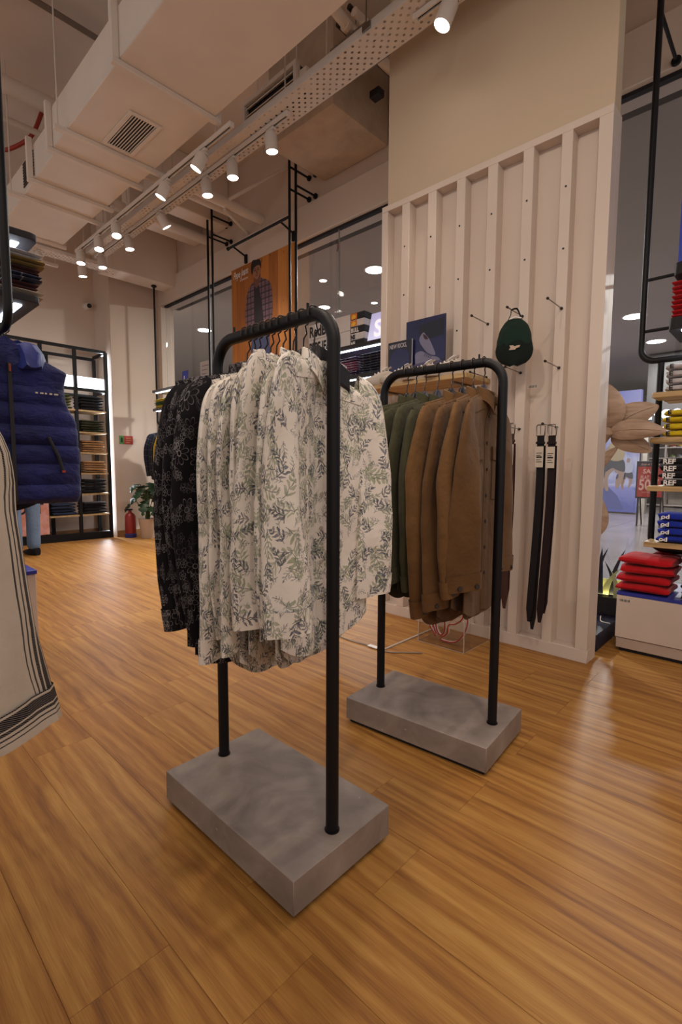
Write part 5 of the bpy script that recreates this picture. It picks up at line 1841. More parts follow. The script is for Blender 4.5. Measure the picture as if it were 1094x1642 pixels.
def fold_letters(body, size, mat, dx=0.0, sx=1.0, dz=0.0):
    def fn(o, k, h, d, w):
        t_ = text('lettering', body, size, mat, (0, 0, 0), (1, 0, 0), (0, 0, 1), None, bold=0.0012, sx=sx)
        t_.parent = o
        m = Matrix(((sx, 0, 0, -w / 2 + 0.015 + dx), (0, 0, -1, -d / 2 - 0.0055), (0, 1, 0, h * 0.5 - size * 0.36 + dz), (0, 0, 0, 1)))
        t_.matrix_local = m
    return fn


SY = 3.12
for zz, mats, what, body, lm, h, n_ in ((1.4055, [F_white], 'white printed tee', 'E', M_blackp, 0.036, 4), (1.1725, [F_yellow], 'yellow printed tee', 'E', F_navy, 0.036, 4), (0.9175, [F_black], 'black tee lettered REF', 'REF', M_white, 0.037, 4), (0.6185, [F_blue], 'blue printed tee', 'od', M_white, 0.040, 4)):
    shelfn = {1.4055: 'top oak shelf', 1.1725: 'second oak shelf', 0.9175: 'third oak shelf', 0.6185: 'lowest oak shelf'}[zz]
    stack(n_, (-0.43, SY, zz), 0, 0.24, 0.17, h, mats, what, 'on the %s' % shelfn, seed=int(zz * 100), layers=1, jig=0.004, deco=fold_letters(body, 0.030 if body != 'REF' else 0.036, lm, sx=1.2 if len(body) < 3 else 1.0, dx=0.0))
    stack(n_, (-0.17, SY, zz), 0, 0.24, 0.17, h, mats, what, 'in the next pile on the %s' % shelfn, seed=int(zz * 100) + 7, layers=1, jig=0.004)
# low white cabinet with blue top
cbt = thing('low_cabinet', 'low white cabinet with blue top in the right window', 'cabinet', (0.1, 3.2, 0))
obj('cabinet_body', G().box(-0.706, 0.9, 3.0, 3.42, 0.022, 0.315), M_lam, cbt, bevel=0.002)
obj('front_panel', G().box(-0.708, 0.9, 2.984, 2.9992, 0.082, 0.317), M_lam, cbt, bevel=0.0015)
obj('toe_panel', G().box(-0.702, 0.9, 2.992, 2.9994, 0.022, 0.078), simple('toe_laminate', 'b39f92', 0.45, var=0.02), cbt, bevel=0.001)
obj('base_gap', G().box(-0.69, 0.89, 3.012, 3.41, 0.0, 0.0215), M_blackm, cbt, smooth=False)
obj('cabinet_top', G().box(-0.71, 0.905, 2.982, 3.43, 0.3175, 0.336), M_bluelam, cbt, bevel=0.0015)
stk = obj('sticker', G().box(-0.694, -0.640, 2.9828, 2.9838, 0.283, 0.297), M_tag, cbt, smooth=False)
for k in range(9):
    obj('printed_bar', G().box(-0.692 + k * 0.0055, -0.692 + k * 0.0055 + (0.0035 if k % 3 else 0.0018), 2.9822, 2.9827, 0.284, 0.296), M_blackp, stk, smooth=False)
stack(4, (-0.585, 3.115, 0.337), -0.02, 0.245, 0.25, 0.05, [F_red], 'red folded tee', 'on the low white cabinet', seed=21, jig=0.010, layers=1)
tag(obj('rumpled_tee', G().loft([[(-0.60 + 0.16 * a + 0.01 * sin(6 * a), 3.295 + 0.045 * cos(t), 0.525 + (0.022 + 0.012 * sin(5 * a)) * sin(t) * (1 - abs(2 * a - 1) ** 4)) for t in [2 * pi * k / 12 for k in range(12)]] for a in [i / 12 for i in range(13)]]), F_dred), 'rumpled dark red tee thrown behind the red stack', 'folded clothes')
bpy.data.objects['rumpled_tee'].location = (0, -0.02, 0.0)
stack(4, (-0.425, 3.17, 0.337), 0.02, 0.0, 0.0, 0.0, [F_dred], 'x', 'y') if False else None
stack(4, (-0.29, 3.10, 0.337), 0.0, 0.25, 0.22, 0.052, [F_black], 'black folded tee', 'right of the red tees on the white cabinet', seed=24, jig=0.010)
# navy plinth and cut-out grass
pn = thing('display_plinth', 'low navy plinth on the floor beside the panel', 'plinth', (-1.1, 3.1, 0))
obj('plinth_body', G().box(-1.55, -0.772, 2.886, 3.36, 0.0, 0.094), M_navylam, pn, bevel=0.002)
gbx = thing('grass_display', 'black trough of cut-out grass blades lit yellow from below', 'display', (-1.1, 3.42, 0))
obj('trough', G().box(-1.55, -0.73, 3.365, 3.47, 0.0, 0.20), M_blackm, gbx, bevel=0.002)
M_bpale = simple('blade_pale_green', 'a9b08a', 0.5, var=0.12)
M_bdark = simple('blade_dark', '141a2e', 0.4, var=0.15)
rg = random.Random(5)
for k in range(17):
    x0 = -1.22 + k * 0.028
    hgt_ = rg.uniform(0.17, 0.33)
    ben = rg.uniform(-0.10, 0.10)
    dark = k % 3 != 0
    wb = rg.uniform(0.018, 0.03)
    poly = []
    L_ = [(i / 8) for i in range(9)]
    for f in L_:
        poly.append((x0 + ben * f * f - wb * (1 - f) ** 0.7, 0.185 + hgt_ * f))
    for f in reversed(L_[:-1]):
        poly.append((x0 + ben * f * f + wb * (1 - f) ** 0.7, 0.185 + hgt_ * f))
    obj('grass_blade', G().prism(poly, 0.004, 'XZ', 3.385 + (k % 5) * 0.014), M_bdark if dark else M_bpale, gbx, smooth=False)
obj('backing_panel', G().box(-1.5, -0.735, 3.462, 3.468, 0.2, 0.30), M_bpale, gbx, smooth=False)
obj('led_strip', G().box(-1.5, -0.74, 3.452, 3.458, 0.2002, 0.205), glow('led_yellow', (1.0, 0.78, 0.25), 12.0), gbx, smooth=False)
add_light('trough_light', 'AREA', (0.0, 0.0, 0.207), 2.2, (1.0, 0.8, 0.3), gbx, aim=(0, 0, 1), sx=0.75, sy=0.06)
pc = tag(obj('white_cable', G().tube(spline([(-0.84, 3.20, 0.12), (-0.835, 3.18, 0.098), (-0.81, 3.16, 0.097), (-0.775, 3.15, 0.099)], 5), 0.003, 6), M_white), 'short white cable on the navy plinth', 'cable')
# large wooden flower
M_petal = light_wood_mat('petal_wood', ('8f735e', 'a58a74', 'b59a83'), 0)
fl = thing('wooden_flower', 'giant flower of wooden petals standing in the right window', 'decoration', (-0.89, 3.08, 0.0))


def petal(base, tip, w, bulge, y, cup=0.03, lean=0.0, nm='petal', up=0.0):
    b, t_ = Vector((base[0], base[1])), Vector((tip[0], tip[1]))
    ax = t_ - b
    L = ax.length
    ax.normalize()
    nn = Vector((-ax.y, ax.x))
    rings = []
    for i in range(15):
        f = i / 14
        half = w * (sin(pi * min(1, f ** 0.75 * 1.0)) ** 0.72 if 0 < f < 1 else 0) + 0.006
        c = b + ax * (L * f) + nn * (bulge * sin(pi * f))
        ring = []
        for k in range(9):
            u = -1 + 2 * k / 8
            p = c + nn * (half * u)
            yy = y + lean * f - cup * (1 - u * u) * sin(pi * f) * 0.6 - 0.012 * sin(pi * f)
            ring.append((p.x, yy, p.y + 0.0))
        ring = [(q_[0] * 0.955, q_[1] * 0.955, 1 + (q_[2] - 1) * 0.955) for q_ in ring]
        rings.append(ring + [(q_[0], q_[1] + 0.006, q_[2]) for q_ in reversed(ring)])
    po_ = obj(nm, G().loft(rings), M_petal, fl)
    obj('petal_rib', G().tube([(rings[i][4][0], rings[i][4][1] - 0.0015, rings[i][4][2]) for i in range(1, 14)], 0.0022, 6), M_petal, po_)
    return po_


petal((-0.838, 1.222), (-0.852, 1.492), 0.075, -0.02, 3.13, lean=-0.02)
petal((-0.825, 1.225), (-0.600, 1.352), 0.072, 0.018, 3.15, lean=0.02)
petal((-0.822, 1.216), (-0.540, 1.206), 0.050, 0.012, 3.11, lean=-0.04)
petal((-0.822, 1.200), (-0.615, 1.105), 0.052, 0.004, 3.15, lean=0.0)
petal((-0.85, 1.225), (-1.06, 1.38), 0.07, 0.02, 3.15, lean=0.02)
petal((-0.86, 1.205), (-1.12, 1.20), 0.06, 0.0, 3.13, lean=-0.02)
petal((-0.91, 0.965), (-0.79, 1.128), 0.026, 0.01, 3.15, nm='leaf')
petal((-0.925, 0.58), (-0.88, 0.86), 0.055, -0.035, 3.15, nm='leaf')
obj('flower_hub', G().cyl((-0.829, 3.0, 1.164), (-0.785, 2.955, 1.212), 0.028, 0.028, 20), M_petal, fl, bevel=0.003)
obj('stem', G().tube(spline([(-0.822, 3.02, 1.172), (-0.87, 3.05, 1.05), (-0.89, 3.07, 0.7), (-0.89, 3.08, 0.10)], 6), 0.016, 10), M_petal, fl)

# ------------------------------------------------------------------ the mall outside the glass
M_tile = NT('polished_grey_tile')
_v = M_tile.coord('Object')
_n = M_tile.noise(_v, 1.2, 4)
M_tile.set(Base_Color=M_tile.ramp(_n, [(0.35, C('615a5c')), (0.65, C('6f686a'))]), Roughness=0.2)
mf = struct(obj('floor_mall', G().box(-16, 8, 3.9, 24, -0.06, -0.004), simple('tile_joint', '4f4a48', 0.6), smooth=False))
tl = None
TS = 1.2
for j in range(8):
    for i in range(14):
        x0, y0_ = -13.2 + i * TS, 3.9 + j * TS
        if tl is None:
            tl = obj('tile', G().box(0.003, TS - 0.003, 0.003, TS - 0.003, -0.004, 0.0), M_tile.mat, mf, smooth=False)
            o = tl
        else:
            o = tl.copy()
            COL.objects.link(o)
        o.location = (x0, y0_, 0)
st_ = obj('tile_field', G().box(-13.2, 8, 3.9 + 8 * TS, 24, -0.004, 0.0), M_tile.mat, mf, smooth=False)
st_['kind'] = 'stuff'
M_mallc = simple('mall_ceiling', 'b3aaa3', 0.8, var=0.03, vs=0.5)
struct(obj('ceiling_mall', G().box(-16, 8, 3.9, 24, 3.6, 3.7), M_mallc, smooth=False))
struct(obj('wall_mall_far', G().box(-16, 8, 20, 20.2, 0, 3.6), M_mallc, smooth=False))
struct(obj('wall_mall_left', G().box(-16.2, -16, 3.9, 24, 0, 3.6), M_mallc, smooth=False))
struct(obj('wall_mall_right', G().box(8, 8.2, 3.9, 24, 0, 3.6), M_mallc, smooth=False))
struct(obj('trim_11', G().box(-7.2, 2.3, 3.93, 4.0, 3.42, 3.6), simple('bulkhead_grey', '4a4440', 0.7), smooth=False))


def downlight(label, x, y, r, power=0.0):
    d = thing('downlight', label, 'ceiling light', (x, y, 3.6))
    q = G().lathe([(r * 1.18, -0.001), (r * 1.18, -0.006), (r, -0.010), (r, -0.001)], 24)
    obj('trim_ring', q, M_track, d, world=False)
    obj('lens', G().cyl((0, 0, -0.009), (0, 0, -0.0055), r * 0.98, n=24), M_downlight, d, world=False)
    if power:
        add_light('downlight_light', 'AREA', (0, 0, -0.03), power, (1.0, 0.95, 0.9), d, size=r * 2)
    return d


downlight('large round downlight outside the window, beside the peg panel', -4.26, 5.17, 0.125, MALL_W)
downlight('large round downlight outside the window, far left', -8.42, 5.19, 0.125, MALL_W)
downlight('small round downlight outside, upper right of the poster', -5.02, 4.97, 0.05)
downlight('medium round downlight outside, just above the far boxes', -5.81, 5.78, 0.09)
downlight('tiny round downlight outside, near the peg panel edge', -5.08, 6.16, 0.05)
downlight('large round downlight outside, left of the right window frame', -2.26, 9.66, 0.17, MALL_W)
downlight('oval-looking downlight outside, inside the right window frame', -2.34, 11.8, 0.17, MALL_W)
downlight('round downlight outside, high beyond the right window', 0.9, 8.2, 0.15, MALL_W)
downlight('round downlight deep in the mall behind the left windows', -8.2, 9.8, 0.15, MALL_W)
sp = thing('sprinkler', 'small sprinkler head with red tag on the mall ceiling', 'sprinkler', (-4.02, 4.22, 3.6))
obj('sprinkler_pipe', G().cyl((0, 0, 0), (0, 0, -0.04), 0.012, n=8), M_steel, sp, world=False)
obj('red_bulb', G().cyl((0, 0, -0.04), (0, 0, -0.13), 0.008, n=8), simple('sprinkler_red', 'c03a26', 0.4), sp, world=False)
obj('deflector', G().cyl((0, 0, -0.13), (0, 0, -0.134), 0.022, n=12), M_steel, sp, world=False)

# big lit screen with runners
scr = thing('led_screen', 'tall lavender lit screen of street runners in the mall', 'screen', (-3.7, 12.6, 0))
n = NT('screen_picture')
v = n.coord('Object')
x_, y_, z_ = n.sep(v)
gz = n.ramp(n.m('DIVIDE', z_, 2.8), [(0.0, C('5257a8')), (0.215, C('8f8ed0')), (0.24, C('c2bfe2')), (0.5, C('9f9ad0')), (0.72, C('8a88cc')), (1.0, C('6a6cc8'))])
bl = n.ramp(n.noise(n.mapping(v, scale=(4, 1, 2)), 1.5, 2), [(0.35, C('7880c0')), (0.65, C('d2cdea'))])
up = n.m('MULTIPLY', n.m('GREATER_THAN', z_, 0.68), n.m('LESS_THAN', z_, 1.75))
rd = n.m('MULTIPLY', n.m('LESS_THAN', z_, 0.60), n.m('GREATER_THAN', n.noise(v, 3.0, 3), 0.52))
cc = n.mix(n.m('MULTIPLY', up, 0.7), gz, bl)
cc = n.mix(n.m('MULTIPLY', rd, 0.5), cc, C('4a58a8'))
n.set(Base_Color=(0.02, 0.02, 0.02, 1), Roughness=0.3)
n.emit(cc, 0.85)
obj('screen_panel', G().box(-4.9, -2.72, 12.6, 12.75, 0.04, 2.78), n.mat, scr, smooth=False)


def eprint(nm, pts, col, off, sm=True, st=0.7):
    key = 'screen_' + col
    if key not in MT:
        m = NT(key)
        m.set(Base_Color=(0.02, 0.02, 0.02, 1))
        m.emit(C(col), st)
        MT[key] = m.mat
    p = [(q_.x, q_.y) for q_ in spline([(a, b, 0) for a, b in pts], 3, loop=True)] if sm else pts
    obj(nm, G().prism(p, 0.002, 'XZ', 12.598 - off), MT[key], scr, smooth=False)


def runner(x, z, h, shirt_c, short_c, off, skin='b08a7a'):
    k = h
    eprint('runner_legs', [(x - 0.10 * k, z + 0.50 * k), (x + 0.10 * k, z + 0.50 * k), (x + 0.14 * k, z + 0.26 * k), (x + 0.06 * k, z + 0.05 * k), (x + 0.02 * k, z + 0.06 * k), (x + 0.05 * k, z + 0.27 * k), (x - 0.02 * k, z + 0.36 * k), (x - 0.12 * k, z + 0.22 * k), (x - 0.10 * k, z), (x - 0.16 * k, z), (x - 0.18 * k, z + 0.24 * k)], skin, off)
    eprint('runner_shorts', [(x - 0.11 * k, z + 0.56 * k), (x + 0.11 * k, z + 0.56 * k), (x + 0.15 * k, z + 0.34 * k), (x + 0.03 * k, z + 0.36 * k), (x - 0.06 * k, z + 0.40 * k), (x - 0.17 * k, z + 0.33 * k)], short_c, off + 0.003)
    eprint('runner_shirt', [(x - 0.11 * k, z + 0.55 * k), (x + 0.11 * k, z + 0.55 * k), (x + 0.13 * k, z + 0.80 * k), (x + 0.04 * k, z + 0.85 * k), (x - 0.05 * k, z + 0.85 * k), (x - 0.14 * k, z + 0.79 * k)], shirt_c, off + 0.006)
    eprint('runner_arm', [(x - 0.14 * k, z + 0.78 * k), (x - 0.22 * k, z + 0.64 * k), (x - 0.15 * k, z + 0.56 * k), (x - 0.12 * k, z + 0.58 * k), (x - 0.16 * k, z + 0.65 * k), (x - 0.11 * k, z + 0.76 * k)], skin, off + 0.009)
    eprint('runner_head', [(x - 0.05 * k, z + 0.88 * k), (x - 0.045 * k, z + 0.98 * k), (x + 0.0 * k, z + 1.0 * k), (x + 0.045 * k, z + 0.97 * k), (x + 0.045 * k, z + 0.89 * k), (x, z + 0.85 * k)], skin, off + 0.012)


eprint('street_shadow', [(-3.7, 0.10), (-2.95, 0.10), (-3.1, 0.42), (-3.3, 0.62), (-3.9, 0.62)], '5158a2', 0.0, sm=False)
for x, h in ((-2.90, 0.70), (-4.35, 0.75), (-4.6, 0.7)):
    runner(x, 0.57, h, 'c9c6dc', '2a2a4a', 0.004)
runner(-3.04, 0.59, 0.6, 'b7b2cc', '33335a', 0.004)
runner(-3.42, 0.55, 0.80, '3a3a5a', '22223c', 0.006)
runner(-3.66, 0.56, 0.8, 'a9a6c8', '22223c', 0.008)
runner(-3.15, 0.54, 1.27, 'c2a37c', '25253f', 0.022)

# sale sign
M_sred = simple('sign_red_face', '7d1f1a', 0.5, var=0.03)
sa = thing('sale_sign', 'red sale sign in a dark frame standing outside', 'sign', (-1.95, 10.0, 0))
obj('sign_frame', G().box(-2.17, -1.74, 10.0, 10.03, 0.50, 1.16), M_blackm, sa, bevel=0.004)
obj('sign_face', G().box(-2.145, -1.765, 9.995, 9.9995, 0.53, 1.06), M_sred, sa, smooth=False)
for xx in (-2.13, -1.78):
    obj('sign_leg', G().box(xx - 0.012, xx + 0.012, 10.031, 10.055, 0.0, 0.9), M_blackm, sa, smooth=False)
    obj('sign_leg', G().tube([(xx, 10.06, 0.8), (xx, 10.4, 0.0)], 0.012, 6), M_blackm, sa)
M_pnk = simple('sign_print', 'a98279', 0.5, var=0.02)
text('lettering', 'SALE', 0.105, M_pnk, (-1.955, 9.9935, 0.945), (1, 0, 0), (0, 0, 1), sa, align='CENTER', bold=0.003)
text('lettering', 'FLAT', 0.085, M_pnk, (-2.10, 9.9935, 0.845), (1, 0, 0), (0, 0, 1), sa, sx=0.7, bold=0.002)
text('lettering', '50%', 0.26, M_pnk, (-2.125, 9.9935, 0.655), (1, 0, 0), (0, 0, 1), sa, sx=0.72, bold=0.006)
text('lettering', 'SELECTED STYLES', 0.03, M_pnk, (-1.955, 9.9935, 0.60), (1, 0, 0), (0, 0, 1), sa, align='CENTER')
text('lettering', 'End of Season', 0.05, M_pnk, (-1.955, 9.9985, 1.085), (1, 0, 0), (0, 0, 1), sa, align='CENTER')

# shop opposite: dark fascia with lit letters, shelving with shoes
fs = thing('shop_front', 'dark fascia with white lit letters on the shop opposite', 'shop front', (0.0, 13.0, 0))
obj('fascia', G().box(-2.70, 5.0, 13.0, 13.2, 1.98, 3.59), simple('fascia_dark', '2b2829', 0.5), fs, smooth=False)
obj('shop_pier', G().box(-2.71, -2.62, 13.0, 13.2, 0.0, 1.979), simple('pier_grey', '8d857c', 0.5), fs, smooth=False)
text('lettering', 'Reebok', 0.40, glow('letter_lit', (1, 1, 1), 1.6), (-2.66, 12.985, 2.15), (1, 0, 0), (0, 0, 1), fs, bold=0.012, depth=0.012, sx=1.05)
struct(obj('wall_shop_opposite', G().box(-2.7, 5.0, 16.2, 16.3, 0, 3.59), simple('shop_wall', 'a99f94', 0.7), smooth=False))
ds = thing('shoe_display', 'white lit shoe shelving inside the shop opposite', 'shelving', (-1.0, 15.9, 0))
for zz in (0.06, 0.48, 0.78, 1.06, 1.34, 1.62, 1.90):
    obj('display_shelf', G().box(-3.3, 1.0, 15.75, 16.19, zz - 0.025, zz), M_lam, ds, smooth=False)
for xx in (-3.3, -2.75, -2.0, -1.2, 0.0, 1.0):
    obj('display_upright', G().box(xx - 0.02, xx + 0.02, 15.74, 16.19, 0.0, 2.2), M_lam, ds, smooth=False)
obj('light_strip', G().box(-3.2, 0.9, 15.70, 15.73, 0.44, 0.46), glow('led_shop', (0.85, 0.93, 1.0), 5.0), ds, smooth=False)
obj('light_strip', G().box(-3.2, 0.9, 15.70, 15.73, 2.15, 2.19), glow('led_shop_top', (0.9, 0.95, 1.0), 6.0), ds, smooth=False)
add_light('display_light', 'AREA', (0.0, -1.4, 2.6), 60.0, (0.95, 0.97, 1.0), ds, aim=(0, 1.0, -1.0), sx=4.0, sy=0.5)
proto_shoe = None
sm = [simple('shoe_%d' % i, c_, 0.6) for i, c_ in enumerate(('c9c4be', '2a2a30', 'b0452f', '6d8a4a', 'd2b13a', '8d9096'))]
k = 0
for zz, rowname in ((0.48, 'lowest'), (0.78, 'second'), (1.06, 'third'), (1.34, 'fourth'), (1.62, 'top')):
    cnt = 0
    for j in range(9):
        x = -2.62 + j * 0.165 + (0.07 if 0.04 < 0 else 0)
        m = sm[(k * 5 + j * 2) % 6]
        if min(abs(x + 2.0), abs(x + 2.75), abs(x + 1.2)) < 0.115:
            continue
        cnt += 1
        if proto_shoe is None:
            proto_shoe = sneaker('shoe', (x, 15.92, zz + 0.001), -pi / 2 + 0.5, 'shoes in the shop opposite', simple_=True)
            o = proto_shoe
        else:
            o = dup(proto_shoe, None, (x, 15.92, zz + 0.001), -pi / 2 + 0.5)
        for ch in o.children:
            if ch.name.startswith('upper'):
                ch.material_slots[0].link = 'OBJECT'
                ch.material_slots[0].material = m
        o['label'] = '%s shoe from the left on the %s shoe shelf opposite' % (ORDF[cnt - 1], rowname)
    k += 1

# ------------------------------------------------------------------ back wall shelf unit
bu = thing('shelf_unit', 'tall black tube shelving against the back wall', 'shelf unit', (-7.45, 2.1, 0))
BX0, BX1 = -7.66, -7.24
YS = [0.83, 1.24, 1.65, 2.06, 2.47, 2.875]
t_ = 0.02
for yy in YS:
    for xx in (BX1,):
        obj('front_post', G().box(xx - t_, xx + t_, yy - t_, yy + t_, 0.0, 2.60), M_black, bu, smooth=False)
for yy in (0.83, 1.65, 2.25, 2.875):
    obj('rear_post', G().box(BX0 - t_, BX0 + t_, yy - t_, yy + t_, 0.0, 2.56), M_black, bu, smooth=False)
for zz, xx in ((2.60, BX1), (2.06, BX1), (2.56, BX0), (2.03, BX0), (0.05, BX1)):
    h_ = 0.05 if zz == 0.05 else 0.019
    obj('long_bar', G().box(xx - t_ * 0.95, xx + t_ * 0.95, YS[0], YS[-1], zz - h_, zz + h_), M_black, bu, smooth=False)
for yy in (0.83, 2.875):
    for zz in (2.59, 2.06):
        obj('side_bar', G().box(BX0, BX1, yy - t_ * 0.9, yy + t_ * 0.9, zz - t_ * 0.9, zz + t_ * 0.9), M_black, bu, smooth=False)
obj('base_panel', G().box(BX0, BX1 - 0.021, YS[0], YS[-1], 0.0, 0.05), M_blackm, bu, smooth=False)
SZ = (1.785, 1.49, 1.21, 0.925, 0.64, 0.352)
for i in range(5):
    for zz in SZ:
        obj('oak_board', G().box(BX0 + 0.021, BX1 + 0.018, YS[i] + 0.0205, YS[i + 1] - 0.0205, zz - 0.02, zz), M_oak, bu, smooth=False)
    obj('lightbox', G().box(BX1 - 0.06, BX1 - 0.021, YS[i] + 0.0205, YS[i + 1] - 0.0205, 2.085, 2.235), glow('lightbox_white', (0.95, 0.97, 1.0), 3.2) if i == 0 else bpy.data.materials['lightbox_white'], bu, smooth=False)
cols = {0: ('bay by the lit column', [('black trousers', F_black), ('olive trousers', F_dolive), ('tan trousers', F_tan), ('tan trousers', F_tan), ('black trousers', F_black), ('charcoal trousers', F_black)]),
        1: ('second bay from the column', [('olive trousers', F_olive), ('pale blue jeans', F_jean), ('blue jeans', F_djean), ('dark blue jeans', F_djean), ('black jeans', F_black), ('navy jeans', F_djean)])}
SN = ['top shelf', 'second shelf', 'third shelf', 'fourth shelf', 'fifth shelf', 'lowest shelf']
for b_, (bn_, items) in cols.items():
    yc = (YS[4 - b_] + YS[5 - b_]) / 2
    for i, (nm_, m) in enumerate(items):
        n_ = (5, 5, 5, 5, 4, 4)[i]
        stack(n_, (-7.37, yc, SZ[i] + 0.001), pi / 2 + 0.1, 0.30, 0.24, (0.200 if i in (0, 4) else 0.165) / n_, [m], nm_, 'on %s, %s' % (SN[i], bn_), seed=200 + b_ * 10 + i, jig=0.012, layers=1, cat='folded clothes', name='folded_trousers')
for i in range(3):
    stack(4, (-7.37, (YS[2] + YS[3]) / 2, SZ[i] + 0.001), pi / 2, 0.30, 0.24, 0.035, [F_djean, F_navy], 'dark jeans', 'on %s, third bay behind the vest' % SN[i], seed=230 + i, jig=0.012, layers=1, name='folded_trousers')
bp = thing('shelf_poster', 'pink and orange poster board with dark letters low on back shelf', 'poster', (-7.2, 1.85, 0.2))
n = NT('pink_collage')
v = n.coord('Object')
nc = n.noise(v, 9.0, 2, col=True)
n.set(Base_Color=n.mix(n.sep(nc)[0], n.mix(n.m('GREATER_THAN', n.sep(nc)[1], 0.5), C('d98a86'), C('c96a3a')), C('e3b7b0')), Roughness=0.5)
obj('poster_board', G().box(-7.214, -7.208, 1.62, 2.07, 0.12, 0.60), n.mat, bp, smooth=False)
text('lettering', 'SPORT', 0.20, M_darkp, (-7.207, 1.52 + 0.01, 0.40), (0, 1, 0), (0, 0, 1), bp, sx=0.8, bold=0.004)
# bright strip on the side of the column
ls = thing('led_column_strip', 'vertical white light strip beside the back shelving', 'light strip', (-7.35, 2.93, 0))
obj('strip_profile', G().box(-7.42, -7.38, 2.925, 2.939, 0.06, 2.62), M_track, ls, smooth=False)
obj('strip_diffuser', G().box(-7.415, -7.385, 2.919, 2.9248, 0.08, 2.60), glow('strip_white', (0.9, 0.94, 1.0), 9.0), ls, smooth=False)
add_light('strip_light', 'AREA', (-0.05, -0.02, 1.34), 22.0, (0.85, 0.9, 1.0), ls, aim=(1.0, -0.2, 0), sx=0.05, sy=2.5)

# plant, red bin and white box in the corner
M_leaf = simple('monstera_leaf', '1c3a1c', 0.4, var=0.35, vs=5)
M_stem = simple('plant_stem', '3a4a22', 0.6)
pt = thing('potted_plant', 'dark green split-leaf plant in a white pot by column', 'plant', (-6.80, 3.21, 0))
obj('pot', G().lathe([(0.085, 0.0), (0.09, 0.005), (0.125, 0.27), (0.13, 0.28), (0.118, 0.28), (0.112, 0.25), (0.0, 0.25)], 24), M_lam, pt, world=False)
rp = random.Random(9)
for k in range(17):
    a = k * 2.4 + rp.uniform(-0.3, 0.3)
    rr = rp.uniform(0.06, 0.17)
    z1 = 0.35 + 0.55 * rp.random() ** 0.8
    tip = Vector((rr * cos(a), rr * sin(a), z1))
    obj('leaf_stem', G().tube(spline([(0.02 * cos(a), 0.02 * sin(a), 0.25), (0.4 * tip.x, 0.4 * tip.y, z1 * 0.75), tip], 4), 0.005, 6), M_stem, pt, world=False)
    L_, W_ = rp.uniform(0.16, 0.235), rp.uniform(0.075, 0.105)
    droop = rp.uniform(0.3, 1.0)
    d = Vector((cos(a), sin(a), -droop)).normalized()
    sd = Vector((-sin(a), cos(a), 0))
    up_ = d.cross(sd)
    vs, fs_ = [], []
    N = 12
    for i in range(N + 1):
        f = i / N
        hw = W_ * sin(pi * (0.08 + 0.92 * f)) ** 0.8
        if i in (4, 7, 10):
            hw *= 0.45
        c = tip + d * (L_ * f) + up_ * (0.03 * sin(pi * f)) - Vector((0, 0, 0.06 * f * f))
        vs += [c - sd * hw + up_ * (-0.012), c, c + sd * hw + up_ * (-0.012)]
    for i in range(N):
        q3 = i * 3
        fs_ += [(q3, q3 + 1, q3 + 4, q3 + 3), (q3 + 1, q3 + 2, q3 + 5, q3 + 4)]
    obj('leaf', G().add(vs, fs_), M_leaf, pt, world=False)
ex = thing('fire_extinguisher', 'red cylinder with blue foot standing beside the potted plant', 'extinguisher', (-7.03, 3.06, 0))
obj('foot', G().lathe([(0.078, 0.0), (0.08, 0.005), (0.08, 0.055), (0.074, 0.06), (0.0, 0.06)], 22), simple('foot_blue', '2a2a72', 0.5), ex, world=False)
obj('cylinder', G().lathe([(0.0, 0.0605), (0.072, 0.0605), (0.074, 0.07), (0.074, 0.30), (0.06, 0.335), (0.025, 0.36), (0.02, 0.385), (0.0, 0.39)], 22), simple('extinguisher_red', '8d2420', 0.4), ex, world=False)
obj('valve_handle', G().cbox((0.0, -0.02, 0.40), (0.025, 0.11, 0.022)), M_blackm, ex, world=False, bevel=0.003)
wb_ = thing('white_box', 'narrow white carton with blue edge right of the potted plant', 'box', (-6.25, 3.50, 0))
obj('carton', G().box(-0.09, 0.09, -0.09, 0.09, 0.0, 0.36), M_lam, wb_, world=False, bevel=0.003)
obj('blue_edge', G().box(-0.092, 0.092, -0.092, 0.092, 0.362, 0.372), M_bluelam, wb_, world=False, smooth=False)
obj('dark_lid', G().box(-0.08, 0.08, -0.08, 0.08, 0.373, 0.47), M_blackm, wb_, world=False, bevel=0.01)

# ------------------------------------------------------------------ left wall unit with puffer vest
LU_Y = 0.54
fu = thing('ceiling_rail', 'black tube frame hung from the ceiling at the left edge', 'frame', (-3.0, LU_Y, 1.54))
R_ = 0.07
path = [(-2.25, LU_Y, 4.36), (-2.25, LU_Y, 2.2)] + list(reversed([])) + arc((-2.25 - R_, 1.545 + R_), R_, 2 * pi, 1.5 * pi, 8, 'XZ', LU_Y) + arc((-3.95 + R_, 1.545 + R_), R_, 1.5 * pi, pi, 8, 'XZ', LU_Y) + [(-3.95, LU_Y, 2.2), (-3.95, LU_Y, 4.36)]
obj('frame_tube', G().tube(path, 0.0165, 12, up=(0, 1, 0)), M_black, fu)
for zz in (2.0, 1.745):
    obj('cross_tube', G().cyl((-2.25, LU_Y, zz), (-3.95, LU_Y, zz), 0.009, n=8), M_black, fu)


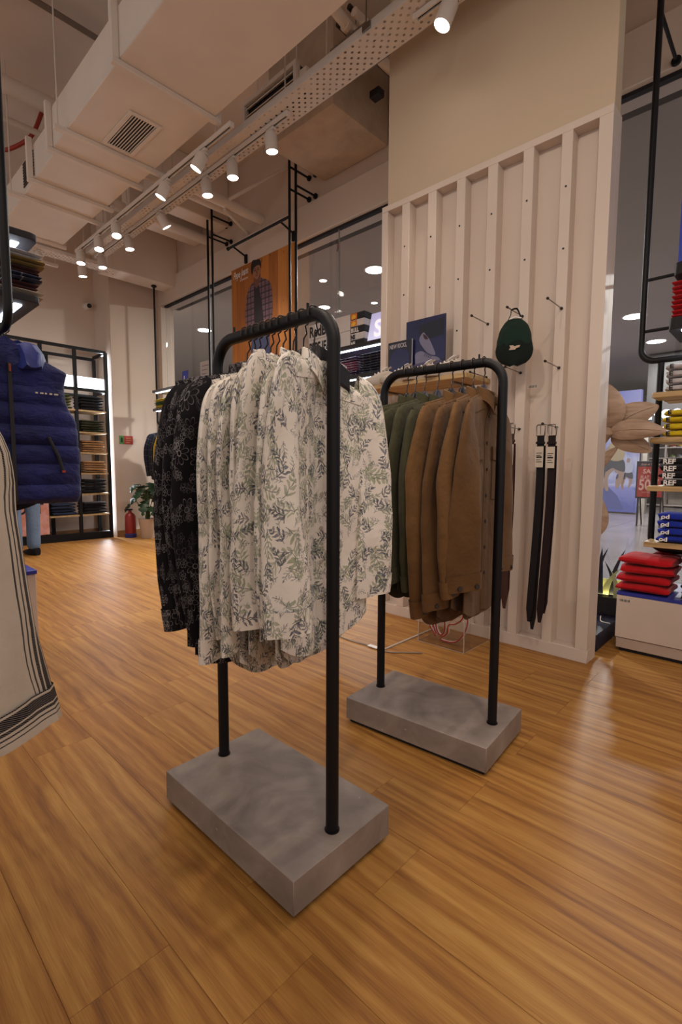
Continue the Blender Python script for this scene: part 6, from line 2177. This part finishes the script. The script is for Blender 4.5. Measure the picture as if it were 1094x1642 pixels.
def led_shelf_x(label, zt):
    t = thing('lit_shelf', label, 'shelf', (-3.2, 0.5, zt - 0.045))
    x0, x1, y0, y1 = -3.85, -2.56, 0.30, 0.745
    c = 0.03
    poly = [(x0, y0), (x1 - c, y0), (x1, y0 + c), (x1, y1 - c), (x1 - c * 0.3, y1 - c * 0.3), (x1 - c, y1), (x0, y1)]
    obj('shelf_board', G().prism(poly, 0.03, 'XY', zt - 0.03), M_blackm, t, bevel=0.002)
    obj('led_strip', G().box(-3.8, -2.63, 0.655, 0.685, zt - 0.038, zt - 0.0305), M_led, t, smooth=False)
    add_light('shelf_light', 'AREA', (0.0, 0.15, 0.0), 4.0, COOL, t, aim=(0, 0.15, -1), sx=1.15, sy=0.03)
    return t


led_shelf_x('upper black lit shelf at the left edge', 2.035)
led_shelf_x('lower black lit shelf at the left edge, with folded clothes', 1.765)
stack(6, (-2.74, 0.62, 1.766), pi / 2, 0.28, 0.30, 0.034, [F_cream, F_maroon, P_dark, F_maroon, F_mustard, F_white], ['cream tee with red edge', 'maroon tee', 'dark plaid shirt', 'dark maroon shirt', 'mustard shirt', 'white patterned shirt'], 'on the left lit shelf', seed=41, jig=0.014)
stack(5, (-3.15, 0.56, 1.766), pi / 2, 0.28, 0.30, 0.034, [F_navy, F_grey], 'navy or grey tee', 'in the second pile on the left lit shelf', seed=43, jig=0.012)
# puffer vest
M_puff = NT('navy_puffer_nylon')
_v = M_puff.coord('Object')
M_puff.set(Base_Color=M_puff.ramp(M_puff.noise(_v, 7.0, 4), [(0.3, C('10133f')), (0.7, C('1a2060'))]), Roughness=0.7)
M_puff.b.inputs['Specular IOR Level'].default_value = 0.25
M_puff.b.inputs['Sheen Weight'].default_value = 0.1
M_puff.bump(M_puff.noise(M_puff.mapping(_v, scale=(1, 1, 2.2)), 22.0, 4, dist=0.6), 0.5, 0.02)
M_puffc = simple('vest_collar_nylon', '1f2c78', 0.6, var=0.35, vs=14, bump=0.9, bs=22)
vt = thing('puffer_vest', 'navy quilted puffer vest hanging at the left edge', 'vest', (-2.33, LU_Y, 1.545))
q = G()
rings, uv = [], []
NV, NU = 64, 40
for j in range(NV + 1):
    v_ = j / NV
    z = -0.075 - 0.62 * v_
    if v_ < 0.10:
        W = 0.10 + 0.12 * (v_ / 0.10) ** 0.8
    elif v_ < 0.36:
        W = 0.22 - 0.012 * sin((v_ - 0.10) / 0.26 * pi) + 0.0 * v_
    elif v_ < 0.46:
        W = 0.22 + 0.028 * ((v_ - 0.36) / 0.10)
    else:
        W = 0.248 + 0.006 * sin((v_ - 0.46) * 5)
    rib = abs(sin(pi * max(0, (v_ - 0.22)) / 0.78 * 6)) ** 0.45 if v_ > 0.22 else 0.8
    T = (0.030 + 0.022 * rib) * min(1, 0.35 + v_ * 6)
    if v_ > 0.97:
        T *= 0.8
        W *= 0.985
    ring = []
    for i in range(2 * NU):
        t = 2 * pi * i / (2 * NU)
        u = cos(t)
        wob = 0.006 * mnoise.noise((u * 4, v_ * 12, sin(t)))
        yy = u * (W + 0.006 * rib * (v_ > 0.4)) + wob
        zz_ = z + 0.045 * (1 - min(1, v_ * 9)) * (1 - abs(u)) - 0.02 * abs(u) * (1 - min(1, v_ * 5))
        ring.append((spow(sin(t), 0.75) * (T + wob), yy, zz_))
    rings.append(ring)
q.loft(rings)
obj('vest_body', q, M_puff.mat, vt, world=False)
q = G()
rings = []
for i in range(33):
    ph = (-1 + 2 * i / 32) * (pi - 0.35)
    cx, cy = -cos(ph), sin(ph)
    rows = []
    for (rr, z) in ((0.0, -0.105), (0.012, -0.075), (0.012, -0.035), (0.0, -0.022), (0.02, -0.025), (0.040, -0.055), (0.042, -0.10), (0.02, -0.115)):
        w_ = 0.011 * mnoise.noise((ph * 3.5, z * 45, 4.0))
        rows.append(((0.055 + rr * 1.3 + w_ * 1.6) * cx * 0.9, (0.085 + rr * 1.3 + w_ * 1.6) * cy, z * 1.15 + w_ * 1.5 - 0.012 * abs(ph)))
    rings.append(rows)
q.loft(rings)
obj('rolled_collar', q, M_puffc, vt, world=False)
obj('zip', G().box(0.050, 0.056, -0.007, 0.007, -0.68, -0.14), M_blackm, vt, world=False, smooth=False)
obj('zip_pull', G().cbox((0.060, 0.0, -0.16), (0.005, 0.008, 0.03)), simple('orange_pull', '7d3420', 0.4), vt, world=False, bevel=0.001)
for s in (-1, 1):
    obj('pocket_slit', G().tube([(0.051, s * 0.125, -0.42), (0.052, s * 0.16, -0.50), (0.050, s * 0.175, -0.56)], 0.007, 8), M_blackm, vt, world=False)
    obj('pocket_pull', G().cbox((0.058, s * 0.176, -0.562), (0.004, 0.012, 0.008)), simple('red_pull', 'b03a2a', 0.4) if s < 0 else bpy.data.materials['red_pull'], vt, world=False, smooth=False)
for k, wd_ in enumerate((0.012, 0.016, 0.010, 0.014, 0.02)):
    obj('chest_mark', G().box(0.0535, 0.0545, 0.085 + k * 0.017, 0.085 + k * 0.017 + wd_ * 0.75, -0.248, -0.242), M_tag, vt, world=False, smooth=False)
FV = Form(w=0.20)
hanger('black hanger of the navy puffer vest', (-2.33, LU_Y, 1.545), 0, FV, 'hangers on the left frame')
for i, (x, m, L_) in enumerate(((-2.50, F_black, 0.60), (-2.61, F_black, 0.63), (-2.73, F_djean, 0.58), (-2.86, F_black, 0.6))):
    F = Form(w=0.21, L=L_, seed=81 + i, T=0.028, fold=0.008)
    shirt('jacket', '%s dark jacket hanging behind the navy vest' % ORDF[i], (x, LU_Y, 1.545), 0, m, 'dark jackets behind the vest', F, sl=0.52, res=0.5, seed=120 + i, detail=False, cat='jacket', out=0.015)
    hanger('%s hanger behind the navy vest' % ORDF[i], (x, LU_Y, 1.545), 0, F, 'hangers on the left frame')
# low cabinet at the left
lc = thing('low_cabinet', 'low white cabinet with blue top at the left edge', 'cabinet', (-3.6, 0.55, 0))
obj('cabinet_body', G().box(-4.2, -3.12, 0.30, 0.795, 0.0, 0.405), M_lam, lc, bevel=0.002)
obj('end_panel', G().box(-3.1195, -3.105, 0.30, 0.81, 0.03, 0.405), M_lam, lc, bevel=0.0015)
obj('cabinet_top', G().box(-4.21, -3.095, 0.29, 0.815, 0.4055, 0.428), M_bluelam, lc, bevel=0.0015)
sneaker('black sneaker on the blue top of the left cabinet', (-3.30, 0.66, 0.4285), 0.3, mat=F_black, msole=M_blackm)


# ------------------------------------------------------------------ cream striped shirt on a third rack whose posts stand left of the frame
R3 = (-1.12, -0.09)
rack('clothes rack at the left edge, mostly out of view, holding striped shirts', (R3[0], R3[1], 0), 0.0)
for i, (x, dz) in enumerate(((-0.955, 0.0), (-1.01, 0.0), (-1.07, 0.0))):
    F = Form(w=0.222, L=0.775, kL=0.0, kR=radians((6, 4, 2)[i]), seed=141 + i, fold=0.012, T=0.02, tail=0.01, chest=0.012, hem=0.002)
    pos = (x, R3[1], ZR)
    t = shirt('shirt', 'cream shirt with navy stripes at the left edge, %s' % ('frontmost' if i == 0 else ORDF[i] + ' on its rail'), pos, 0, M_stripe, 'striped shirts at the left edge', F, sl=0.66, out=0.034, seed=151 + i, matc=M_stripeh, b0=0.026, a0=0.07, swing=(0.0, -0.085), wrinkle=0.011)
    if i == 0:
        for side in (1, -1):
            obj('hem_band', strip_geo(F, -0.215, 0.215, 0.90, 0.998, 0.003, 6, 24, side), M_stripeh, t, world=False)
    hanger('%s hanger of the striped shirts at the left edge' % ORDF[i], pos, 0, F, 'hangers at the left edge')


# ------------------------------------------------------------------ shopper behind the vest: only the lower leg shows from here
def skinned(name, joints, bones, mat, parent, root=0, sub=2):
    me = bpy.data.meshes.new(name)
    me.from_pydata([j[:3] for j in joints], bones, [])
    o = bpy.data.objects.new(name, me)
    COL.objects.link(o)
    o.parent = parent
    md = o.modifiers.new('skin', 'SKIN')
    md.use_smooth_shade = True
    for i, j in enumerate(joints):
        d = me.skin_vertices[0].data[i]
        d.radius = (j[3], j[4] if len(j) > 4 else j[3])
        d.use_root = (i == root)
    s_ = o.modifiers.new('subsurf', 'SUBSURF')
    s_.levels = s_.render_levels = sub
    me.materials.append(mat)
    MW[o.name] = MW[parent.name].copy()
    return o


M_skin = simple('skin', '9b6d55', 0.55, var=0.06)
M_denim = cloth('shopper_denim', '6f87a6', wrinkle=0.6)
M_jack = cloth('shopper_jacket', '1b1a20')
M_hair = simple('hair', '15100f', 0.6)
pr_ = thing('person', 'person in pale blue jeans and black shoes facing the back shelf', 'person', (-6.30, 1.56, 0), pi + 0.25)
J = [(0, 0, 0.95, 0.13, 0.10), (0, 0, 1.12, 0.13, 0.095), (0.01, 0, 1.30, 0.15, 0.10), (0.01, 0, 1.42, 0.12, 0.08), (0.015, 0, 1.50, 0.052), (0.03, 0, 1.56, 0.058),
     (0.035, 0, 1.64, 0.088, 0.078), (0.03, 0, 1.71, 0.07, 0.065),
     (0, 0.18, 1.40, 0.055), (-0.01, 0.235, 1.13, 0.042), (0.10, 0.22, 0.93, 0.030), (0, -0.18, 1.40, 0.055), (-0.01, -0.235, 1.13, 0.042), (0.10, -0.22, 0.93, 0.030),
     (0, 0.09, 0.86, 0.085), (0.01, 0.10, 0.48, 0.056), (-0.02, 0.11, 0.10, 0.040), (0, -0.09, 0.86, 0.085), (0.02, -0.10, 0.48, 0.056), (0.05, -0.11, 0.10, 0.040)]
B = [(0, 1), (1, 2), (2, 3), (3, 4), (4, 5), (5, 6), (6, 7), (3, 8), (8, 9), (9, 10), (3, 11), (11, 12), (12, 13), (0, 14), (14, 15), (15, 16), (0, 17), (17, 18), (18, 19)]
skinned('body', J, B, M_skin, pr_)
for s in (1, -1):
    wx, wy, wz = 0.10, 0.22 * s, 0.93
    HJ = [(wx, wy, wz, 0.028, 0.02), (wx + 0.02, wy, wz - 0.05, 0.032, 0.018)]
    HB = [(0, 1)]
    for f in range(4):
        k = len(HJ)
        yo = wy + (-0.024 + 0.016 * f)
        ln = (0.036, 0.042, 0.040, 0.032)[f]
        HJ += [(wx + 0.028, yo, wz - 0.085, 0.0095), (wx + 0.034, yo, wz - 0.085 - ln * 0.6, 0.0085), (wx + 0.028, yo, wz - 0.085 - ln * 1.2, 0.007)]
        HB += [(1, k), (k, k + 1), (k + 1, k + 2)]
    k = len(HJ)
    HJ += [(wx + 0.035, wy - 0.034 * s, wz - 0.035, 0.010), (wx + 0.045, wy - 0.046 * s, wz - 0.07, 0.0085)]
    HB += [(0, k), (k, k + 1)]
    skinned('hand', HJ, HB, M_skin, pr_, 0, 1)
JJ = [(0, 0, 1.0, 0.15, 0.115), (0, 0, 0.92, 0.15, 0.115), (0, 0.095, 0.82, 0.10), (0.01, 0.105, 0.48, 0.075), (-0.015, 0.115, 0.16, 0.074), (-0.02, 0.115, 0.055, 0.076), (0, -0.095, 0.82, 0.10), (0.02, -0.105, 0.48, 0.075), (0.045, -0.115, 0.16, 0.074), (0.05, -0.115, 0.055, 0.076)]
skinned('jeans', JJ, [(0, 1), (1, 2), (2, 3), (3, 4), (4, 5), (1, 6), (6, 7), (7, 8), (8, 9)], M_denim, pr_, 1)
JT = [(0, 0, 0.90, 0.17, 0.125), (0, 0, 1.12, 0.155, 0.118), (0.01, 0, 1.32, 0.17, 0.118), (0.01, 0, 1.44, 0.125, 0.09), (0, 0.19, 1.41, 0.072), (-0.01, 0.245, 1.13, 0.058), (0.09, 0.225, 0.96, 0.045), (0, -0.19, 1.41, 0.072), (-0.01, -0.245, 1.13, 0.058), (0.09, -0.225, 0.96, 0.045)]
skinned('jacket', JT, [(0, 1), (1, 2), (2, 3), (3, 4), (4, 5), (5, 6), (3, 7), (7, 8), (8, 9)], M_jack, pr_, 1)
for s, x in ((1, -0.02), (-1, 0.05)):
    q = G()
    rings = []
    for i in range(11):
        f = i / 10
        xx = x - 0.085 + 0.27 * f
        hw = 0.046 * (sin(pi * (0.12 + 0.80 * f)) ** 0.5)
        hh = 0.085 - 0.045 * max(0, f - 0.3) / 0.7
        rings.append([(xx, s * 0.115 + hw * spow(cos(t), 0.7), 0.002 + hh * 0.5 * (1 + spow(sin(t), 0.6))) for t in [2 * pi * k / 14 for k in range(14)]])
    q.loft(rings)
    obj('shoe', q, F_black, pr_, world=False)
hq = G()
rings = []
for i in range(9):
    f = i / 8
    z = 1.60 + 0.165 * f
    r = 0.098 * sqrt(max(0.02, 1 - max(0, f - 0.25) ** 2 / 0.58))
    rings.append([(0.025 + (r * cos(t) if cos(t) < 0.35 or f > 0.55 else r * 0.35), r * 0.92 * sin(t), z) for t in [2 * pi * k / 18 for k in range(18)]])
hq.loft(rings)
obj('hair', hq, M_hair, pr_, world=False)
for s in (1, -1):
    obj('eye', G().lathe([(0.0, -0.01), (0.008, -0.006), (0.0105, 0.0), (0.008, 0.006), (0.0, 0.01)], 10, (0.108, 0.032 * s, 1.645)), M_white, pr_, world=False)
    obj('ear', G().lathe([(0.0, -0.03), (0.012, -0.02), (0.016, 0.0), (0.010, 0.022), (0.0, 0.03)], 10, (0.03, 0.086 * s, 1.63)), M_skin, pr_, world=False)
obj('nose', G().loft([[(0.105, -0.008, 1.645), (0.105, 0.008, 1.645), (0.11, 0, 1.65)], [(0.105, -0.016, 1.605), (0.105, 0.016, 1.605), (0.138, 0, 1.61)], [(0.105, -0.012, 1.597), (0.105, 0.012, 1.597), (0.12, 0, 1.596)]]), M_skin, pr_, world=False)
obj('mouth', G().cbox((0.112, 0, 1.575), (0.01, 0.045, 0.009)), M_lip, pr_, world=False, bevel=0.003)
